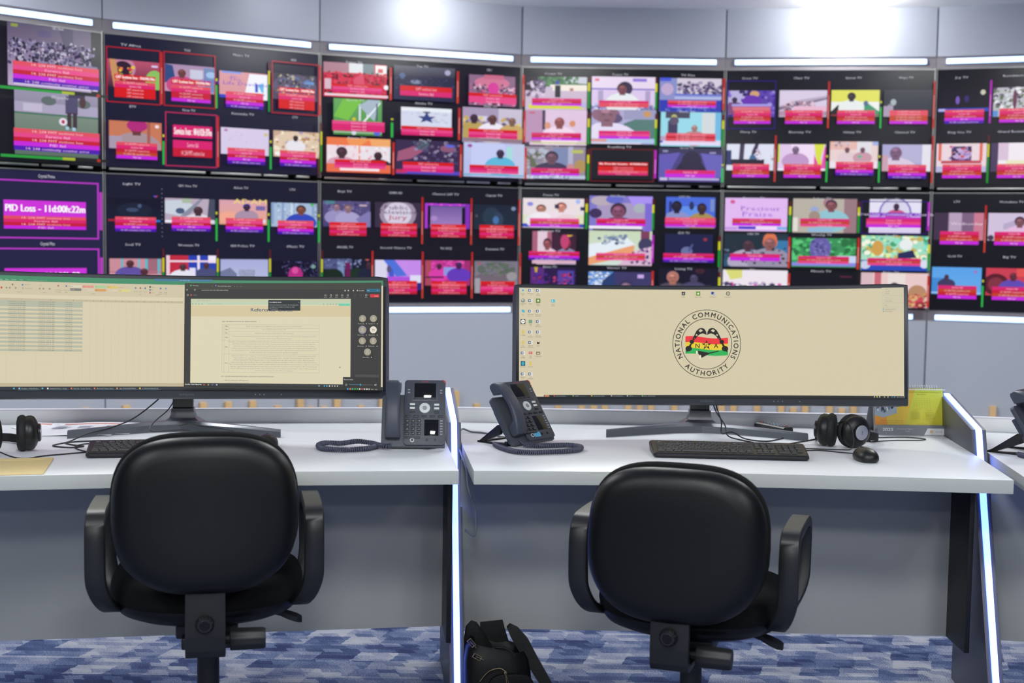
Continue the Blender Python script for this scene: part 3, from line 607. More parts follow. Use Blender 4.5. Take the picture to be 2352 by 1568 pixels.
tv(4, 1, '#0b0b13', grid33([
    ('Pemsa TV', '#e8dce0;r 0 86 100 12 #3848b8;r 0 56 24 28 #dce0c0;r 78 56 22 30 #dce0b8;P 30 22 14 #b07868 #e4e4ec #684040;P 63 14 15 #c88878 #ecdce8 #884848;e 30 66 16 20 #f0e8f0;e 72 72 18 20 #e8d0d8;e 12 20 5 7 #8888d8;r 52 20 7 14 #38304c;e 90 10 4 8 #a8b8f0;r 94 28 6 12 #282860', 'kop', 'g', None, None, (3, 14, 92, 82), (14, 70, 74, 24)),
    ('GH Music', '#8078c8;r 12 20 76 66 #a898c0;e 20 14 18 14 #b8a8b8;e 40 10 14 12 #6468c8;p #a890f0 60 0 100 0 100 30 70 30;P 46 22 22 #7c4864 #483c58 #382838;e 80 34 10 14 #a8b0b8;e 10 50 10 14 #3c2c58;r 0 86 84 8 #f0ecf8;r 88 20 12 80 #7c68d0;r 6 94 70 6 #282048', 'mrp', 'g', None, None, (3, 5, 95, 97), (14, 68, 74, 20)),
    ('OTT TV', '#4868d8;r 6 14 6 40 #283078;r 30 30 36 40 #6090e8;P 22 14 18 #241c34 #8890c8 #181828;P 73 20 17 #3c2830 #a89050 #281c30;e 52 28 5 14 #283060;r 90 6 8 40 #788cc8', 'skmp', None, None, None, (18, 5, 74, 86), (17, 62, 76, 26)),
    ('Sunyani TV', '#3c1c34;r 0 0 44 70 #a86078;r 12 0 22 70 #e0c8d8;P 34 22 16 #8c4c50 #e0c8d8 #201828;P 78 22 16 #58242c #8884a8 #a82c50;e 82 10 10 6 #d0a840;e 74 30 10 22 #c04070;r 0 88 100 10 #d8b0c4;r 60 0 40 10 #201424', 'mrpv', None, None, None, (18, 6, 66, 92), (13, 62, 76, 24)),
    ('Beats TV', '#c8d8b8>#d0e0d8;p #e4ecf4 0 40 60 20 74 40 0 78;p #e8a070 0 78 72 40 72 70 0 100;n 14 14 44 26 26 5 #7888a8,#a8b8c8,#505c80;r 82 0 14 40 #7c3c5c;e 90 40 12 20 #403c60;p #d8b8d0 74 56 100 44 100 100 46 100;n 66 50 34 46 26 4 #684080,#e8c8e0,#4c4878', 'kok', 'm', None, None, (3, 2, 95, 96), (14, 64, 74, 20)),
    ('SDD TV', '#1c2048;e 46 60 12 16 #6870a0;p #4c5488 48 56 56 34 60 36 52 62;e 84 18 4 5 #a03048', 'mrpv', 'g', None, None, (17, 8, 72, 80), (15, 62, 76, 24)),
    ('Emmi TV', '#281448;r 0 0 30 60 #58287c;r 60 10 36 50 #5040a0;n 0 20 100 60 70 5 #8c2868,#4828a0,#281040,#b83878,#3c2060;p #c8a830 8 0 16 0 14 16 10 16', None, None, None, None, (16, 6, 68, 90), None),
    ('Vision1 TV', '#6090d8;r 42 0 58 100 #3c3868;n 0 0 34 60 60 4 #b8c8e8,#7088b0,#e0e8f4;p #283c70 22 30 40 0 42 0 42 60 20 60;P 60 30 18 #705870 #484070 #302c50;r 78 8 10 12 #c8a8e8', None, 'r', None, None, (3, 16, 94, 84), None),
    ('Living TV', '#141228;P 24 10 18 #a86c60 #504858 #b07870;P 60 14 14 #484060 #484468;e 70 6 8 9 #402030;e 14 64 6 8 #a87070;e 86 60 6 12 #383050', None, 'g', None, None, (8, 4, 88, 92), None)]),
   'lower wall screen in the fourth column, partly behind the seal monitor')
# column 5
tv(5, 0, '#0f0e18', grid42([
    ('Cross TV', '#5c44a8;r 0 0 36 80 #b8b0dc;n 0 0 100 100 60 7 #4828a0,#7c60c8,#302060,#9888d0;P 14 22 12 #382840 #784878;e 56 14 10 12 #d0a070;e 50 44 20 26 #6830b0;r 8 52 84 8 #a8a0e8;r 10 62 80 14 #d87080', 'smrop', None, '#2c1478'),
    ('Class TV', '#d8cce4;p #b8a8c0 0 60 30 40 100 20 100 34 50 60 0 76;p #786c88 0 64 100 28 100 34 0 74;n 10 40 70 40 30 6 #a87c90,#584c64,#e0c0d0;r 0 78 100 20 #b090a8;r 30 60 70 20 #e8b8d0', 'smrop', 'r'),
    ('Queen TV', '#e0e060;r 0 44 100 56 #ecf0ec;p #202424 0 80 14 56 24 56 14 100 0 100;p #409870 72 44 100 80 100 100 60 100;P 42 10 15 #383038 #e8ecec #282028;e 72 50 5 10 #507090;r 0 92 100 4 #a02838', 'smrop', 'h'),
    ('Hope TV', '#30323c>#26283a;e 20 46 6 12 #a8b0b8;e 14 60 6 8 #8c8c98;r 0 60 20 40 #a898b0', 'ssoop', 'r'),
    ('Mercy TV', '#dce0f0;p #403850 28 0 38 0 36 60 26 60;p #3c3050 60 0 68 0 64 26 70 66 50 66 54 26;e 56 60 8 22 #406890;r 0 24 10 60 #283468;r 10 58 70 30 #241c30;n 60 20 38 40 14 5 #c8b8d8,#e8e0f4,#a89098;r 0 80 100 8 #d8d8e8', 'smrop', 'r'),
    ('Eternity TV', '#e0c8ec;r 28 0 48 100 #f0dcf4;p #d8e048 76 0 98 0 90 50 96 100 84 100;p #e050a8 76 40 84 70 84 100 76 100;p #e850b0 98 10 100 10 100 100 90 100;r 0 0 4 70 #d0d850;P 37 4 16 #786080 #c098c8;r 0 92 100 8 #f0e8f4', 'smrop', 'h'),
    ('Galaxy TV', '#e8d0d0;r 0 0 60 30 #e4b8b0;n 8 2 34 16 10 5 #a88898,#d8c8d0;r 56 0 30 60 #e0dce4;P 36 18 11 #6c4858 #e0c8d0;P 68 18 11 #6c4858 #c898a8;r 0 74 100 26 #ece0ec;r 88 0 12 14 #a0b0e0;e 62 56 4 6 #60b890', 'smrpv', 'h', None, None, -5),
    ('Channel TV', '#a8a4d0;r 82 0 18 100 #e4e0ec;r 36 0 46 70 #b4b0d4;P 28 4 26 #785878 #d8c8e0;r 0 40 12 60 #c8a0b0', 'smrpv', 'r')], py=(28, 49), sy=(65, 25)),
   'upper wall screen in the fifth column, with a yellow studio picture and a diagonal reflection')
tv(5, 1, '#0c0c14', grid33([
    ('Precious TV', '#e0b8f0;t 56 38 13 #8c58c8 Precious;t 52 56 15 #a060d8 Praise;e 12 12 4 6 #d05898;r 22 86 30 8 #4030c8;r 50 85 34 9 #ecdcf8;r 84 86 16 9 #80b0e8;r 0 88 20 8 #c098e0', 'mop', 'g', None, None, (3, 5, 92, 92), (14, 62, 72, 20)),
    ('Solace TV', '#b8b0a4;r 80 0 20 100 #987880;e 34 32 7 9 #98a8d0;e 56 12 9 16 #a87c88;p #98ccd8 48 34 72 34 74 70 48 70;P 60 4 16 #804c54 #90c4d0 #483048;e 34 52 9 16 #a08c80;r 0 56 8 40 #e0dcd4;r 24 86 40 12 #90b8d8', 'mok', 'g', None, None, (3, 5, 93, 94), (14, 60, 72, 22)),
    ('Great TV', '#e4e0f4;e 50 40 32 46 #8878c0;e 50 40 28 42 #d8d4ec;P 52 8 12 #402840 #c85888;r 0 40 100 10 #7c2cc0;t 50 48 7 #f0e0ff Crescent_Community_Church;r 0 52 100 12 #c030c8;r 0 88 100 12 #d8d0ec', 'mkp', 'm', '#301070', None, (14, 5, 74, 92), (10, 58, 78, 24)),
    ('OBS TV', '#20303c>#305878;r 0 0 60 60 #1c2c38;r 76 20 24 70 #3878a8;P 38 16 18 #48303c #b0a8c0;e 72 20 11 24 #d87850;P 72 8 20 #8c5858 #9890a8 #d87048;n 0 40 100 50 30 4 #482c40,#687898,#283440', 'mp', 'r', None, None, (3, 4, 94, 92), (12, 60, 74, 20)),
    ('Worship TV', '#3c9058;n 0 0 100 80 80 9 #48b868,#2c8048,#60c880,#287040;e 44 36 17 44 #6860a8;n 32 10 24 50 20 5 #504888,#8078c0;r 70 60 30 30 #c8d4f0;r 0 84 100 12 #8888e0', 'mok', 'r', None, None, (3, 14, 93, 80), (12, 64, 74, 20)),
    ('Yes TV', '#a8dcc0;n 0 0 100 70 90 8 #d8f0a8,#58c0a8,#f0f4e0,#48a070,#c8b060,#90e0c8;e 66 24 10 16 #e8ecec;p #282c58 54 50 76 40 82 62 54 66;e 24 36 9 22 #d0a050;r 0 70 100 30 #2848b8;e 6 84 8 12 #c8d0e8;e 94 80 7 12 #d8dcf0', 'mok', 'g', None, None, (3, 5, 96, 95), (12, 66, 76, 20)),
    ('ITV', '#ece4ec;p #d8d878 4 0 30 0 30 24 12 30;n 0 40 100 60 90 6 #483c60,#b8a0c8,#d850a8,#302840,#e8dcf0', None, 'r', None, None, (2, 5, 95, 92), None),
    ('Miracle TV', '#0e0d18;r 74 12 18 4 #582038', None, None, None, None, (3, 6, 94, 92), None),
    ('Alpha TV', '#e8c8c8;r 20 0 10 100 #c86878;r 40 0 26 60 #e8dcd8;r 0 0 18 100 #d8b8c0;P 50 24 14 #382838 #302848;e 84 60 14 26 #b88868;e 80 80 14 20 #c84858;e 90 92 8 10 #a03040;n 70 60 28 36 16 5 #c89058,#803040,#d8b080', None, 'r', None, None, (3, 6, 96, 94), None)]),
   'lower wall screen in the fifth column, with a green leafy picture around a blue-grey face')
# column 6
tv(6, 0, '#121019', grid42([
    ('Joy TV', '#16121f;e 38 40 4 14 #7858b8;e 56 36 5 12 #342468;e 88 14 5 9 #c8c8b0;r 0 68 100 12 #3848b8;r 0 70 14 8 #b8b8e8', 'smrpv', 'm'),
    ('Revelation TV', '#b8b8c0;n 0 0 100 70 80 7 #60705c,#d0d4dc,#808c78,#e8e8ec,#584060;e 42 42 4 34 #683850;r 0 80 10 20 #5890d0', 'smrop', 'r'),
    ('Step TV', '#30283c;e 50 50 30 30 #504868', 'smrop', 'r'), ('Zoe TV', '#242030;e 50 40 20 30 #483c58', 'smrop', 'r'),
    ('King One TV', '#e8d4dc;r 4 0 6 60 #e06858;r 86 0 6 60 #e06858;r 30 10 40 50 #4c3468;e 50 36 20 20 #c8b0dc;n 28 10 44 50 30 5 #a888c8,#d05058,#382450;r 10 60 80 10 #c04858;r 0 80 100 20 #b8b8dc', 'smrop', 'g'),
    ('Grand Revival TV', '#f0e8f0;r 0 0 14 100 #48385c;r 14 0 20 60 #d8c0d8;r 30 60 50 26 #e8e4c0', 'smrop', 'r'),
    ('Faith TV', '#584868', 'smrop', 'r'), ('Rock TV', '#403450', 'smrop', 'r')], py=(26, 52), sy=(64, 25)),
   'upper wall screen in the sixth column, cut by the right edge of the picture')
tv(6, 1, '#0d0c16', grid42([
    ('LTV', '#684c68;r 30 0 26 100 #b8a0bc;r 56 0 24 100 #7c6080;r 80 0 20 100 #c87890;t 66 44 9 #e8d8e8 Wednesday;r 0 0 28 100 #403048', 'mrop', 'r'),
    ('Homebase TV', '#d0c0dc;p #b8a8c8 30 40 60 20 100 30 100 60 30 60;P 62 14 18 #7c5058 #e4b8dc #30203c;e 6 90 6 10 #403850', 'mrop', 'r'),
    ('Grace TV', '#584860', 'mrop', 'r'), ('Calvary TV', '#483c58', 'mrop', 'r'),
    ('Gold TV', '#58a0e8>#68a8e8;e 88 16 4 6 #9878c0;r 0 40 30 56 #4088d0;p #383058 14 60 30 30 42 64 34 76;P 30 24 10 #483040 #403860;r 0 92 100 4 #a8c8f0', 'morp', 'h'),
    ('Big TV', '#c83c50;e 20 60 26 40 #581828;e 20 60 16 26 #803040;P 54 12 16 #602838 #6048b0;e 90 70 14 30 #d89050;r 60 0 40 30 #e05050', 'mrop', None),
    ('Life TV', '#483858', 'mrop', None), ('Hills TV', '#584468', 'mrop', None)], py=(26, 50), sy=(60, 24)),
   'lower wall screen in the sixth column, above the far right divider')
# ------------------------------------------------------------------ desks
DZ = .74
def desk(label, top, back, modesty, brackets):
    """top: outline of the white top; back: two ends of the rear upstand; modesty: two ends of the grey front panel"""
    t = thing('desk', label, 'desk', (top[0][0], top[0][1], 0), 0, 'control room desks')
    o = Vector((top[0][0], top[0][1])); L = lambda p: (p[0]-o.x, p[1]-o.y)
    q = MB(); q.prism([L(p) for p in top], DZ-.0375, DZ, bev=.0012); f = q.b.faces[:]
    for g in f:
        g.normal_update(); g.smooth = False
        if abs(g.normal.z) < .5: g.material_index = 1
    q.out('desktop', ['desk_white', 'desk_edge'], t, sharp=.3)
    def slab(a, b_, th, z0, z1, name, mats, split=None):
        a, b_ = Vector(L(a)), Vector(L(b_)); d = (b_-a).normalized(); n = Vector((-d.y, d.x))*th
        q = MB(); q.prism([tuple(a), tuple(b_), tuple(b_+n), tuple(a+n)], z0, z1 if not split else z1-split, bev=.0008)
        if split: q.prism([tuple(a), tuple(b_), tuple(b_+n), tuple(a+n)], z1-split, z1, m=1)
        return q.out(name, mats, t, sharp=.3)
    slab(*back, .03, DZ, .787, 'rear_upstand', ['upstand', 'upstand_top'], .004)
    slab(*modesty, .018, .19, DZ-.0376, 'modesty_panel', 'modesty_grey')
    for a, b_ in brackets:
        slab(a, b_, .014, .19, DZ-.0378, 'cable_channel', 'black_plastic')
    return t
desk('long white-topped desk on the left, under the left monitor with the spreadsheet',
     [(-.137, 3.495), (-.2035, 4.051), (-.252, 4.478), (-1.154, 4.351), (-1.83, 4.245), (-1.66, 3.235), (-1.295, 3.314), (-1.015, 3.372), (-.553, 3.446)],
     ((-1.82, 4.216), (-.25, 4.452)), ((-1.55, 3.69), (-.197, 3.92)), [((-.2, 3.92), (-.178, 3.75))])
desk('white-topped desk in the middle right, under the monitor showing the round seal',
     [(-.097, 3.498), (.245, 3.516), (.616, 3.52), (1.0, 3.502), (1.342, 3.476), (1.3805, 3.826), (1.4225, 4.292), (1.438, 4.48), (.485, 4.50), (-.195, 4.50), (-.1465, 3.951)],
     ((-.19, 4.466), (1.433, 4.446)), ((-.1475, 3.90), (1.334, 3.895)), [((1.318, 3.893), (1.318, 3.73))])
desk('white-topped desk cut off by the right edge, beyond the right divider',
     [(1.386, 3.50), (2.75, 3.22), (2.95, 4.2), (1.52, 4.47), (1.4915, 4.292), (1.441, 3.943)],
     ((1.519, 4.436), (2.94, 4.17)), ((1.428, 3.87), (2.80, 3.60)), [])

def divider(label, base, ang, y0, top_back, bend, foot, back_low, th=.043):
    """upright panel seen from its front edge: profile in (distance away, height)"""
    t = thing('divider_panel', label, 'divider', (base[0], base[1], 0), ang, 'dividers between the desks')
    prof = [(top_back[0], top_back[1]), (bend[0], bend[1]), (foot, 0), (back_low, 0), (back_low, .66), (top_back[0], .70)]
    lw = .0095
    for s_ in (-1, 1):
        q = MB(); a, b_ = (-th/2, -lw) if s_ < 0 else (lw, th/2); q.prism([(y-y0, z) for y, z in prof], a, b_, axis='x', bev=.0008); q.out('side_plate', 'panel_grey', t, sharp=.3)
    q = MB(); ip = [(top_back[0]-.004, top_back[1]-.01), (bend[0]+.006, bend[1]-.012), (foot+.012, .004), (back_low-.01, .004), (back_low-.01, .65), (top_back[0]-.004, .71)]
    q.prism([(y-y0, z) for y, z in ip], -lw+.0002, lw-.0002, axis='x'); q.out('core', 'panel_dark', t, sharp=.3)
    # light strip: two runs following the sloped top and the leaning front
    q = MB(); P0, P1, P2 = Vector((top_back[0]-.01, top_back[1]-.001)), Vector((bend[0]-.001, bend[1]-.001)), Vector((foot, .006))
    for a, b_ in ((P0, P1), (P1, P2)):
        d = (b_-a).normalized(); n = Vector((-d.y, d.x));
        if n.x > 0 and a is P1: n = -n
        if n.y < 0 and a is P0: n = -n
        pts = [a+n*.004, b_+n*.004, b_-n*.004, a-n*.004]
        q.prism([(p.x-y0, p.y) for p in pts], -lw+.0006, lw-.0006, axis='x')
    q.out('light_strip', 'led', t, sharp=.3)
divider('grey divider with glowing edge between the left and middle desks', (-.146, 3.75), .1155, 3.75, (4.31, .872), (3.985, .803), 3.70, 4.20)
divider('grey divider with glowing edge beside the yellow desk calendar', (1.394, 3.75), -.0948, 3.75, (4.40, .868), (3.957, .808), 3.60, 4.08)

# ------------------------------------------------------------------ curved wide monitors
MW, MH, RAD = 1.185, .3315, 1.8
def curve(x, y, z):
    p = x / RAD; r_ = RAD + y
    return (r_*math.sin(p), r_*math.cos(p) - RAD, z)
def monitor(label, loc, rot, yaw_stand, foot, draw, neckdx=0, size=1.):
    t = thing('curved_monitor', label, 'monitor', (foot[0], foot[1], DZ), yaw_stand, 'curved wide monitors')
    inv = (Matrix.Translation(t.location) @ t.rotation_euler.to_matrix().to_4x4()).inverted()
    W = Matrix.Translation(loc) @ Matrix.Rotation(rot[2], 4, 'Z') @ Matrix.Rotation(rot[1], 4, 'Y') @ Matrix.Rotation(rot[0], 4, 'X') @ Matrix.Scale(size, 4)
    T = inv @ W
    hw, z0, z1 = MW/2 + .010, -MH/2 - .0275, MH/2 + .0125
    n = 40
    def shell(prof, name, m_):
        q = MB(); q.T = T; rs = []
        for k_ in range(n+1):
            x = -hw + 2*hw*k_/n; e = min(1, min(k_, n-k_)/1.0)
            rs.append([curve(x, y, z) for y, z in prof(k_)])
        q.rings(rs); return q.out(name, m_, t, sharp=.5)
    def pr(k_):
        c = .004 if k_ in (0, n) else 0
        return [(.002, z0+c), (-.004, z0+.002+c), (-.005, z0+.006+c), (-.005, z1-.004-c), (-.003, z1-c), (.012, z1-c), (.03, z1-.04), (.034, z0+.06), (.016, z0+c)]
    shell(pr, 'housing', 'monitor_black')
    q = MB(); q.T = T; rs = []
    for k_ in range(n+1):
        x = -hw+.001 + 2*(hw-.001)*k_/n; rs.append([curve(x, y, z) for y, z in [(-.0045, z0+.002), (-.0095, z0+.005), (-.0095, -MH/2-.003), (-.0052, -MH/2-.0005)]])
    q.rings(rs); q.out('chin', 'monitor_chin', t, sharp=.5)
    cv = Canvas(lambda u, v, l: tuple(T @ Vector(curve(-MW/2 + u, -.0056 - l, MH/2 - v))), step=.00009, curved=.03)
    draw(cv); cv.out('screen', 'screen_monitor', t)
    cv = Canvas(lambda u, v, l: tuple(T @ Vector(curve(u, -.0097 - l, -MH/2 - .014 - v))))
    cv.text('SAMSUNG', 0, .003, .0062, '#4c5460', 'c', .044, res=4, bold=.0004); cv.out('brand_lettering', 'print', t)
    for k_, x in enumerate((.205, .218, .231, .283)):
        q = MB(); q.T = T
        p = curve(x, -.0098, -MH/2-.0135); q.lathe([(0, p[1]-.0004), (.0015, p[1]-.0004), (.0017, p[1]+.001)], 10, 'y', c=(p[0], 0, p[2])); q.out('touch_button', 'phone_grey', t)
    # stand: neck, collar, V foot (local axes of the thing: x right, y away)
    q = MB(); q.box(-.032+neckdx, -.002, .062, .032+neckdx, .028, .30, bev=.003); q.box(-.028+neckdx, -.13 if size == 1 else -.095, .235, .028+neckdx, .0, .295, bev=.003); q.out('neck', 'neck_black', t)
    q = MB(); q.rings([[(a*(.035+f)+neckdx*.8, .012+b_*(.022+f*.8), z) for a, b_ in ((-1, -1), (1, -1), (1, 1), (-1, 1))] for f, z in ((0, .066), (.001, .05), (.006, .036), (.02, .026), (.03, .018))], smooth=False); q.out('collar', 'collar_silver', t, sharp=.5)
    q = MB()
    for s_ in (-1, 1):
        sec = []
        for k_, (x, y, hw_, h) in enumerate([(0, -.022, .045, .030), (.09, -.055, .030, .028), (.20, -.122, .019, .026), (.318, -.196, .013, .0235)]):
            x *= s_
            sec.append([(x - s_*.45*hw_*0, y-hw_, 0), (x, y-hw_+.003, h*.75), (x, y-hw_*.35, h), (x, y+hw_*.6, h), (x, y+hw_, h*.6), (x, y+hw_, 0)])
        q.rings(sec, smooth=False)
    q.out('foot', 'stand_grey', t, sharp=.3)
    return t

BEIGE = '#d8ceb0'
def draw_right(cv):
    cv.X = lambda x, y: (x/888.5*MW, (y-664)/249*MH); cv.rect(0, 664, 888.5, 249, '#d3c8a9')
    def XR(x, y): t_ = (x-1190.5)/888.5; return ((x-1190.5 + 38*t_*(1-t_))/888.5*MW, (y-664)/249*MH)
    cv.X = XR
    # desktop icons
    xs = (1199, 1215.5, 1232.5); icon_y = [670, 693.5, 717.5, 741.5, 765.5, 789.5, 813.5, 837.5, 861.5, 885.5]
    names = [['Recycle Bin', 'Google Earth Pro', 'This PC', 'TeamViewer', 'NOVEMBER', 'TV HOLDINGS', 'TSR NOVEMBER', 'Recording', 'CHANGE IN TV', ''],
             ['TBH Progress R', 'MoServ', 'List of Outstanding Issues on', 'GHONE TV', 'TB allocation', 'TSWM TV2 2 Publication', 'WEEK 2.pdf', 'Automatic', 'SMP MONITORING', 'VLC media player'],
             ['DTT MONITOR', 'Ranger Client', 'Status Tech Parameters', 'Audio Difference', 'DTT Ref Monitoring', 'CapCut', 'ADVERT.mp4', '', '', '']]
    kinds = ['bgpvffwtww', 'wwwwwwrdwc', 'wRwwwxi...']
    kinds = ['begvffwtww', 'wwwgwwrfwc', 'wRwwwxi...']
    for c in range(3):
        for r_ in range(10):
            kd = kinds[c][r_]; x, y = xs[c], icon_y[r_]
            if c == 0 and r_ == 9 or kd == '.': continue
            if kd == 'w': cv.rect(x-1, y-4, 6, 9, '#dcd8cc'); cv.rect(x-5, y-3, 6, 6, '#486890'); cv.rect(x-3.2, y-1.5, 3, 3, '#d8dce0')
            elif kd == 'f': cv.rect(x-3, y-4.5, 6, 9, '#d8c070')
            elif kd == 'r': cv.rect(x-4, y-3, 8, 5.5, '#c83c40'); cv.text('PDF', x, y+1, 2.4, '#fff', 'c')
            elif kd == 'R': cv.rect(x-5, y-5, 10, 10, '#5c8430'); cv.poly([(x+3.4*math.sin(j*PI/5)*(1 if j % 2 == 0 else .45), y-3.4*math.cos(j*PI/5)*(1 if j % 2 == 0 else .45)) for j in range(10)][::-1], '#f0f0e8')
            elif kd == 'v': cv.rect(x-5.5, y-5.5, 11, 11, '#1c2848'); cv.ell(x, y, 4.6, 4.6, '#f0eee4'); cv.rect(x-3, y-.5, 6, 1, '#1c2848')
            elif kd == 't': cv.rect(x-5.2, y-5.5, 10.4, 11, '#1c5870'); cv.ell(x, y, 3.3, 3.6, '#48b8c8'); cv.rect(x-.5, y-2.5, 1, 5, '#1c5870')
            elif kd == 'b': cv.poly([(x-3.5, y-5), (x-2.5, y+4), (x+2.5, y+4), (x+3.5, y-5)], '#b8ccc8'); cv.ell(x, y, 1.6, 2, '#4888a8')
            elif kd == 'e': cv.ell(x, y, 4.8, 4.8, '#8c9490'); cv.ell(x-1, y-1.5, 2.4, 1.2, '#dcdccc')
            elif kd == 'g': cv.poly([(x-3, y-4), (x-3, y+2), (x+4, y+4), (x+4, y-2)], '#50b4cc') if c == 0 else cv.rect(x-4, y-4, 8, 8, '#78a080')
            elif kd == 'x': cv.poly([(x-3, y-3), (x+3, y+3), (x+3, y-3), (x-3, y+3)], '#202020')
            elif kd == 'i': cv.rect(x-4.5, y-3, 9, 6.5, '#6c6850'); cv.rect(x-3, y-1, 6, 3.5, '#c8c098')
            elif kd == 'c':
                cv.poly([(x, y-5), (x-3.5, y+4), (x+3.5, y+4)], '#e07828'); cv.rect(x-1.7, y-1.5, 3.4, 1.6, '#f4e8d8')
            n_ = names[c][r_]; ws = n_.split(' '); half = (len(ws)+1)//2
            for k_, ln in enumerate([' '.join(ws[:half]), ' '.join(ws[half:])]):
                if ln: cv.text(ln, x, y+8.6+k_*3.4, 2.3, '#4c4a44', 'c', min(14, len(ln)*1.35))
    x, y = 1266.5, 693.5; cv.rect(x-4.6, y-3.5, 9.2, 7, '#58b8cc'); cv.rect(x-2.5, y-2, 2, 4, '#d8ecf0'); cv.text('Control', x, y+9, 2.3, '#4c4a44', 'c', 9); cv.text('Panel', x, y+12.4, 2.3, '#4c4a44', 'c', 7)
    for x, n_, k_ in ((1569.5, 'IRISYS', 0), (1604, 'Ranger Client', 1), (1638.5, 'FTP Monitor', 2), (1673.5, 'Transcription', 3)):
        y = 673.5
        if k_ == 0: cv.rect(x-4, y-4, 8, 8, '#383838'); cv.text('A', x, y+2.5, 4.5, '#d8d8d0', 'c')
        if k_ == 1: cv.rect(x-5, y-5, 10, 10, '#6c9434'); cv.poly([(x+3.4*math.sin(j*PI/5)*(1 if j % 2 == 0 else .45), y-3.4*math.cos(j*PI/5)*(1 if j % 2 == 0 else .45)) for j in range(10)][::-1], '#f0f0e8')
        if k_ == 2: cv.rect(x-4, y-4, 6, 6, '#2838a0'); cv.rect(x+.5, y, 4, 4.4, '#9cb0c8')
        if k_ == 3: cv.ell(x, y, 4.7, 4.9, '#343830'); cv.ell(x, y, 3.3, 3.6, '#c8c4ac'); cv.rect(x-.6, y-2.4, 1.2, 5, '#343830')
        cv.text(n_, x, y+9.2, 2.4, '#45433c', 'c', min(16, len(n_)*1.4))
    # context menu
    cv.rect(2029, 663.5, 50, 55, '#cfc6aa')
    for k_, n_ in enumerate(('View', 'Sort by', 'Refresh', '', 'Paste', 'Paste shortcut', 'Undo Delete', '', 'New', '', 'Display settings', 'Personalize')):
        yy = 667.5 + k_*4.5
        if n_: cv.text(n_, 2037, yy+1, 2.5, '#8c8672' if k_ not in (4, 5) else '#b4ac94', 'l', len(n_)*1.5)
        else: cv.rect(2031, yy-.5, 46, .35, '#b4ac92')
    for yy in (711.5, 716.6): cv.rect(2031.5, yy-.6, 2.8, 2.2, '#70a8b8')
    # the round seal
    CXs, CYs = 1623.5, 790.5
    for r_, w_ in ((79, 1.4), (58.3, 1.4)):
        cv.ring(CXs, CYs, r_-w_/2, r_+w_/2, '#35332a', 96)
    def arc(tx, rad, a_mid, sgn, h, gap):
        adv = [ADV.get(c, .4)*h/CAPH + gap for c in tx]; tot = sum(adv); p = -tot/2; cv.L += 1
        for c, a_ in zip(tx, adv):
            m_ = p + a_/2; p += a_
            th = a_mid + sgn*m_/rad
            if c != ' ':
                rr = rad; [cv.glyph(c, CXs + rr*math.sin(th) + d_, CYs - rr*math.cos(th) + e_, h, th if sgn > 0 else th - PI, '#262620') or setattr(cv, 'L', cv.L + .2) for d_, e_ in ((-.35, 0), (.35, 0), (0, .3), (0, -.3))]
    arc('NATIONAL COMMUNICATIONS', 68.4, 0, 1, 10.6, 2.75)
    arc('AUTHORITY', 68.4, PI, -1, 10.6, 2.4)
    def ax(zx, zy): return (1180 + zx/4.3556, 640 + zy/4.3556)
    def wave(y0, y1, col):
        n = 20; top = []; bot = []
        for k_ in range(n+1):
            f = k_/n; x = 1715 + 433*f; dy = 9*math.sin(PI*(1.9*f-.75))*1.0 + 12*f*f
            top.append(ax(x, y0+dy)); bot.append(ax(x, y1+dy))
        cv.L += 1
        for k_ in range(n): cv.poly([bot[k_], bot[k_+1], top[k_+1], top[k_]], col, nl=False)
    wave(585, 645, '#e8383c'); wave(645, 705, '#e6cc38'); wave(705, 762, '#30b058')
    DK = '#24241f'
    # linked arches: two curved truss arms
    for mir in (1, -1):
        mx = (lambda x: x) if mir == 1 else (lambda x: 3864 - x)
        o_ = [(1930, 566), (1925, 532), (1910, 505), (1885, 494), (1858, 497), (1830, 520), (1808, 560), (1785, 608), (1800, 622), (1822, 600), (1840, 575), (1862, 558), (1890, 550), (1912, 556)]
        for j in range(len(o_)//2 - 1):
            a = [o_[j], o_[j+1], o_[-2-j], o_[-1-j]]
            pl = [ax(mx(p[0]), p[1]) for p in a]; cv.poly(pl if mir == 1 else pl[::-1], DK, nl=(j == 0))
        for hx, hy, sx, sy in ((1870, 522, 22, 16), (1828, 566, 11, 11), (1808, 603, 5, 7)):
            pts = [(hx-sx, hy), (hx-sx*.2, hy+sy), (hx+sx, hy), (hx+sx*.1, hy-sy)]
            cv.poly([ax(mx(p[0]), p[1]) for p in pts], '#d3c8a9' if hy < 590 else '#e8383c')
        cv.ell(*ax(mx(1780), 635), 23/4.36, 22/4.36, DK); cv.poly([ax(mx(p[0]), p[1]) for p in ((1762, 655), (1742, 690), (1762, 698), (1782, 656))], DK)
        cv.ell(*ax(mx(1748), 703), 33/4.36, 28/4.36, DK); cv.poly([ax(mx(p[0]), p[1]) for p in ((1722, 712), (1726, 742), (1742, 728))], DK)
    cx_, cy_ = 1929, 668
    pts = [ax(cx_ + (54 if j % 2 == 0 else 20)*math.sin(j*PI/5), cy_ - (54 if j % 2 == 0 else 20)*math.cos(j*PI/5)) for j in range(10)]
    cv.L += 1
    for j in range(0, 10, 2): cv.poly([pts[(j+1) % 10], pts[j], pts[j-1], ax(cx_, cy_)], DK, nl=False)
    cv.ell(*ax(cx_, cy_), 4.6, 4.6, '#e6cc38', 20)
    for tx, x in (('N', 1836), ('A', 2024)): cv.text(tx, *ax(x, 697), 10, DK, 'c', res=4, bold=.5)
    cv.text('C', *ax(cx_+3, 686), 6.4, DK, 'c', res=4, bold=.7)
    cv.poly([ax(*p) for p in ((1832, 722), (1868, 802), (1960, 755), (2050, 733), (2054, 723), (1950, 745))], DK)
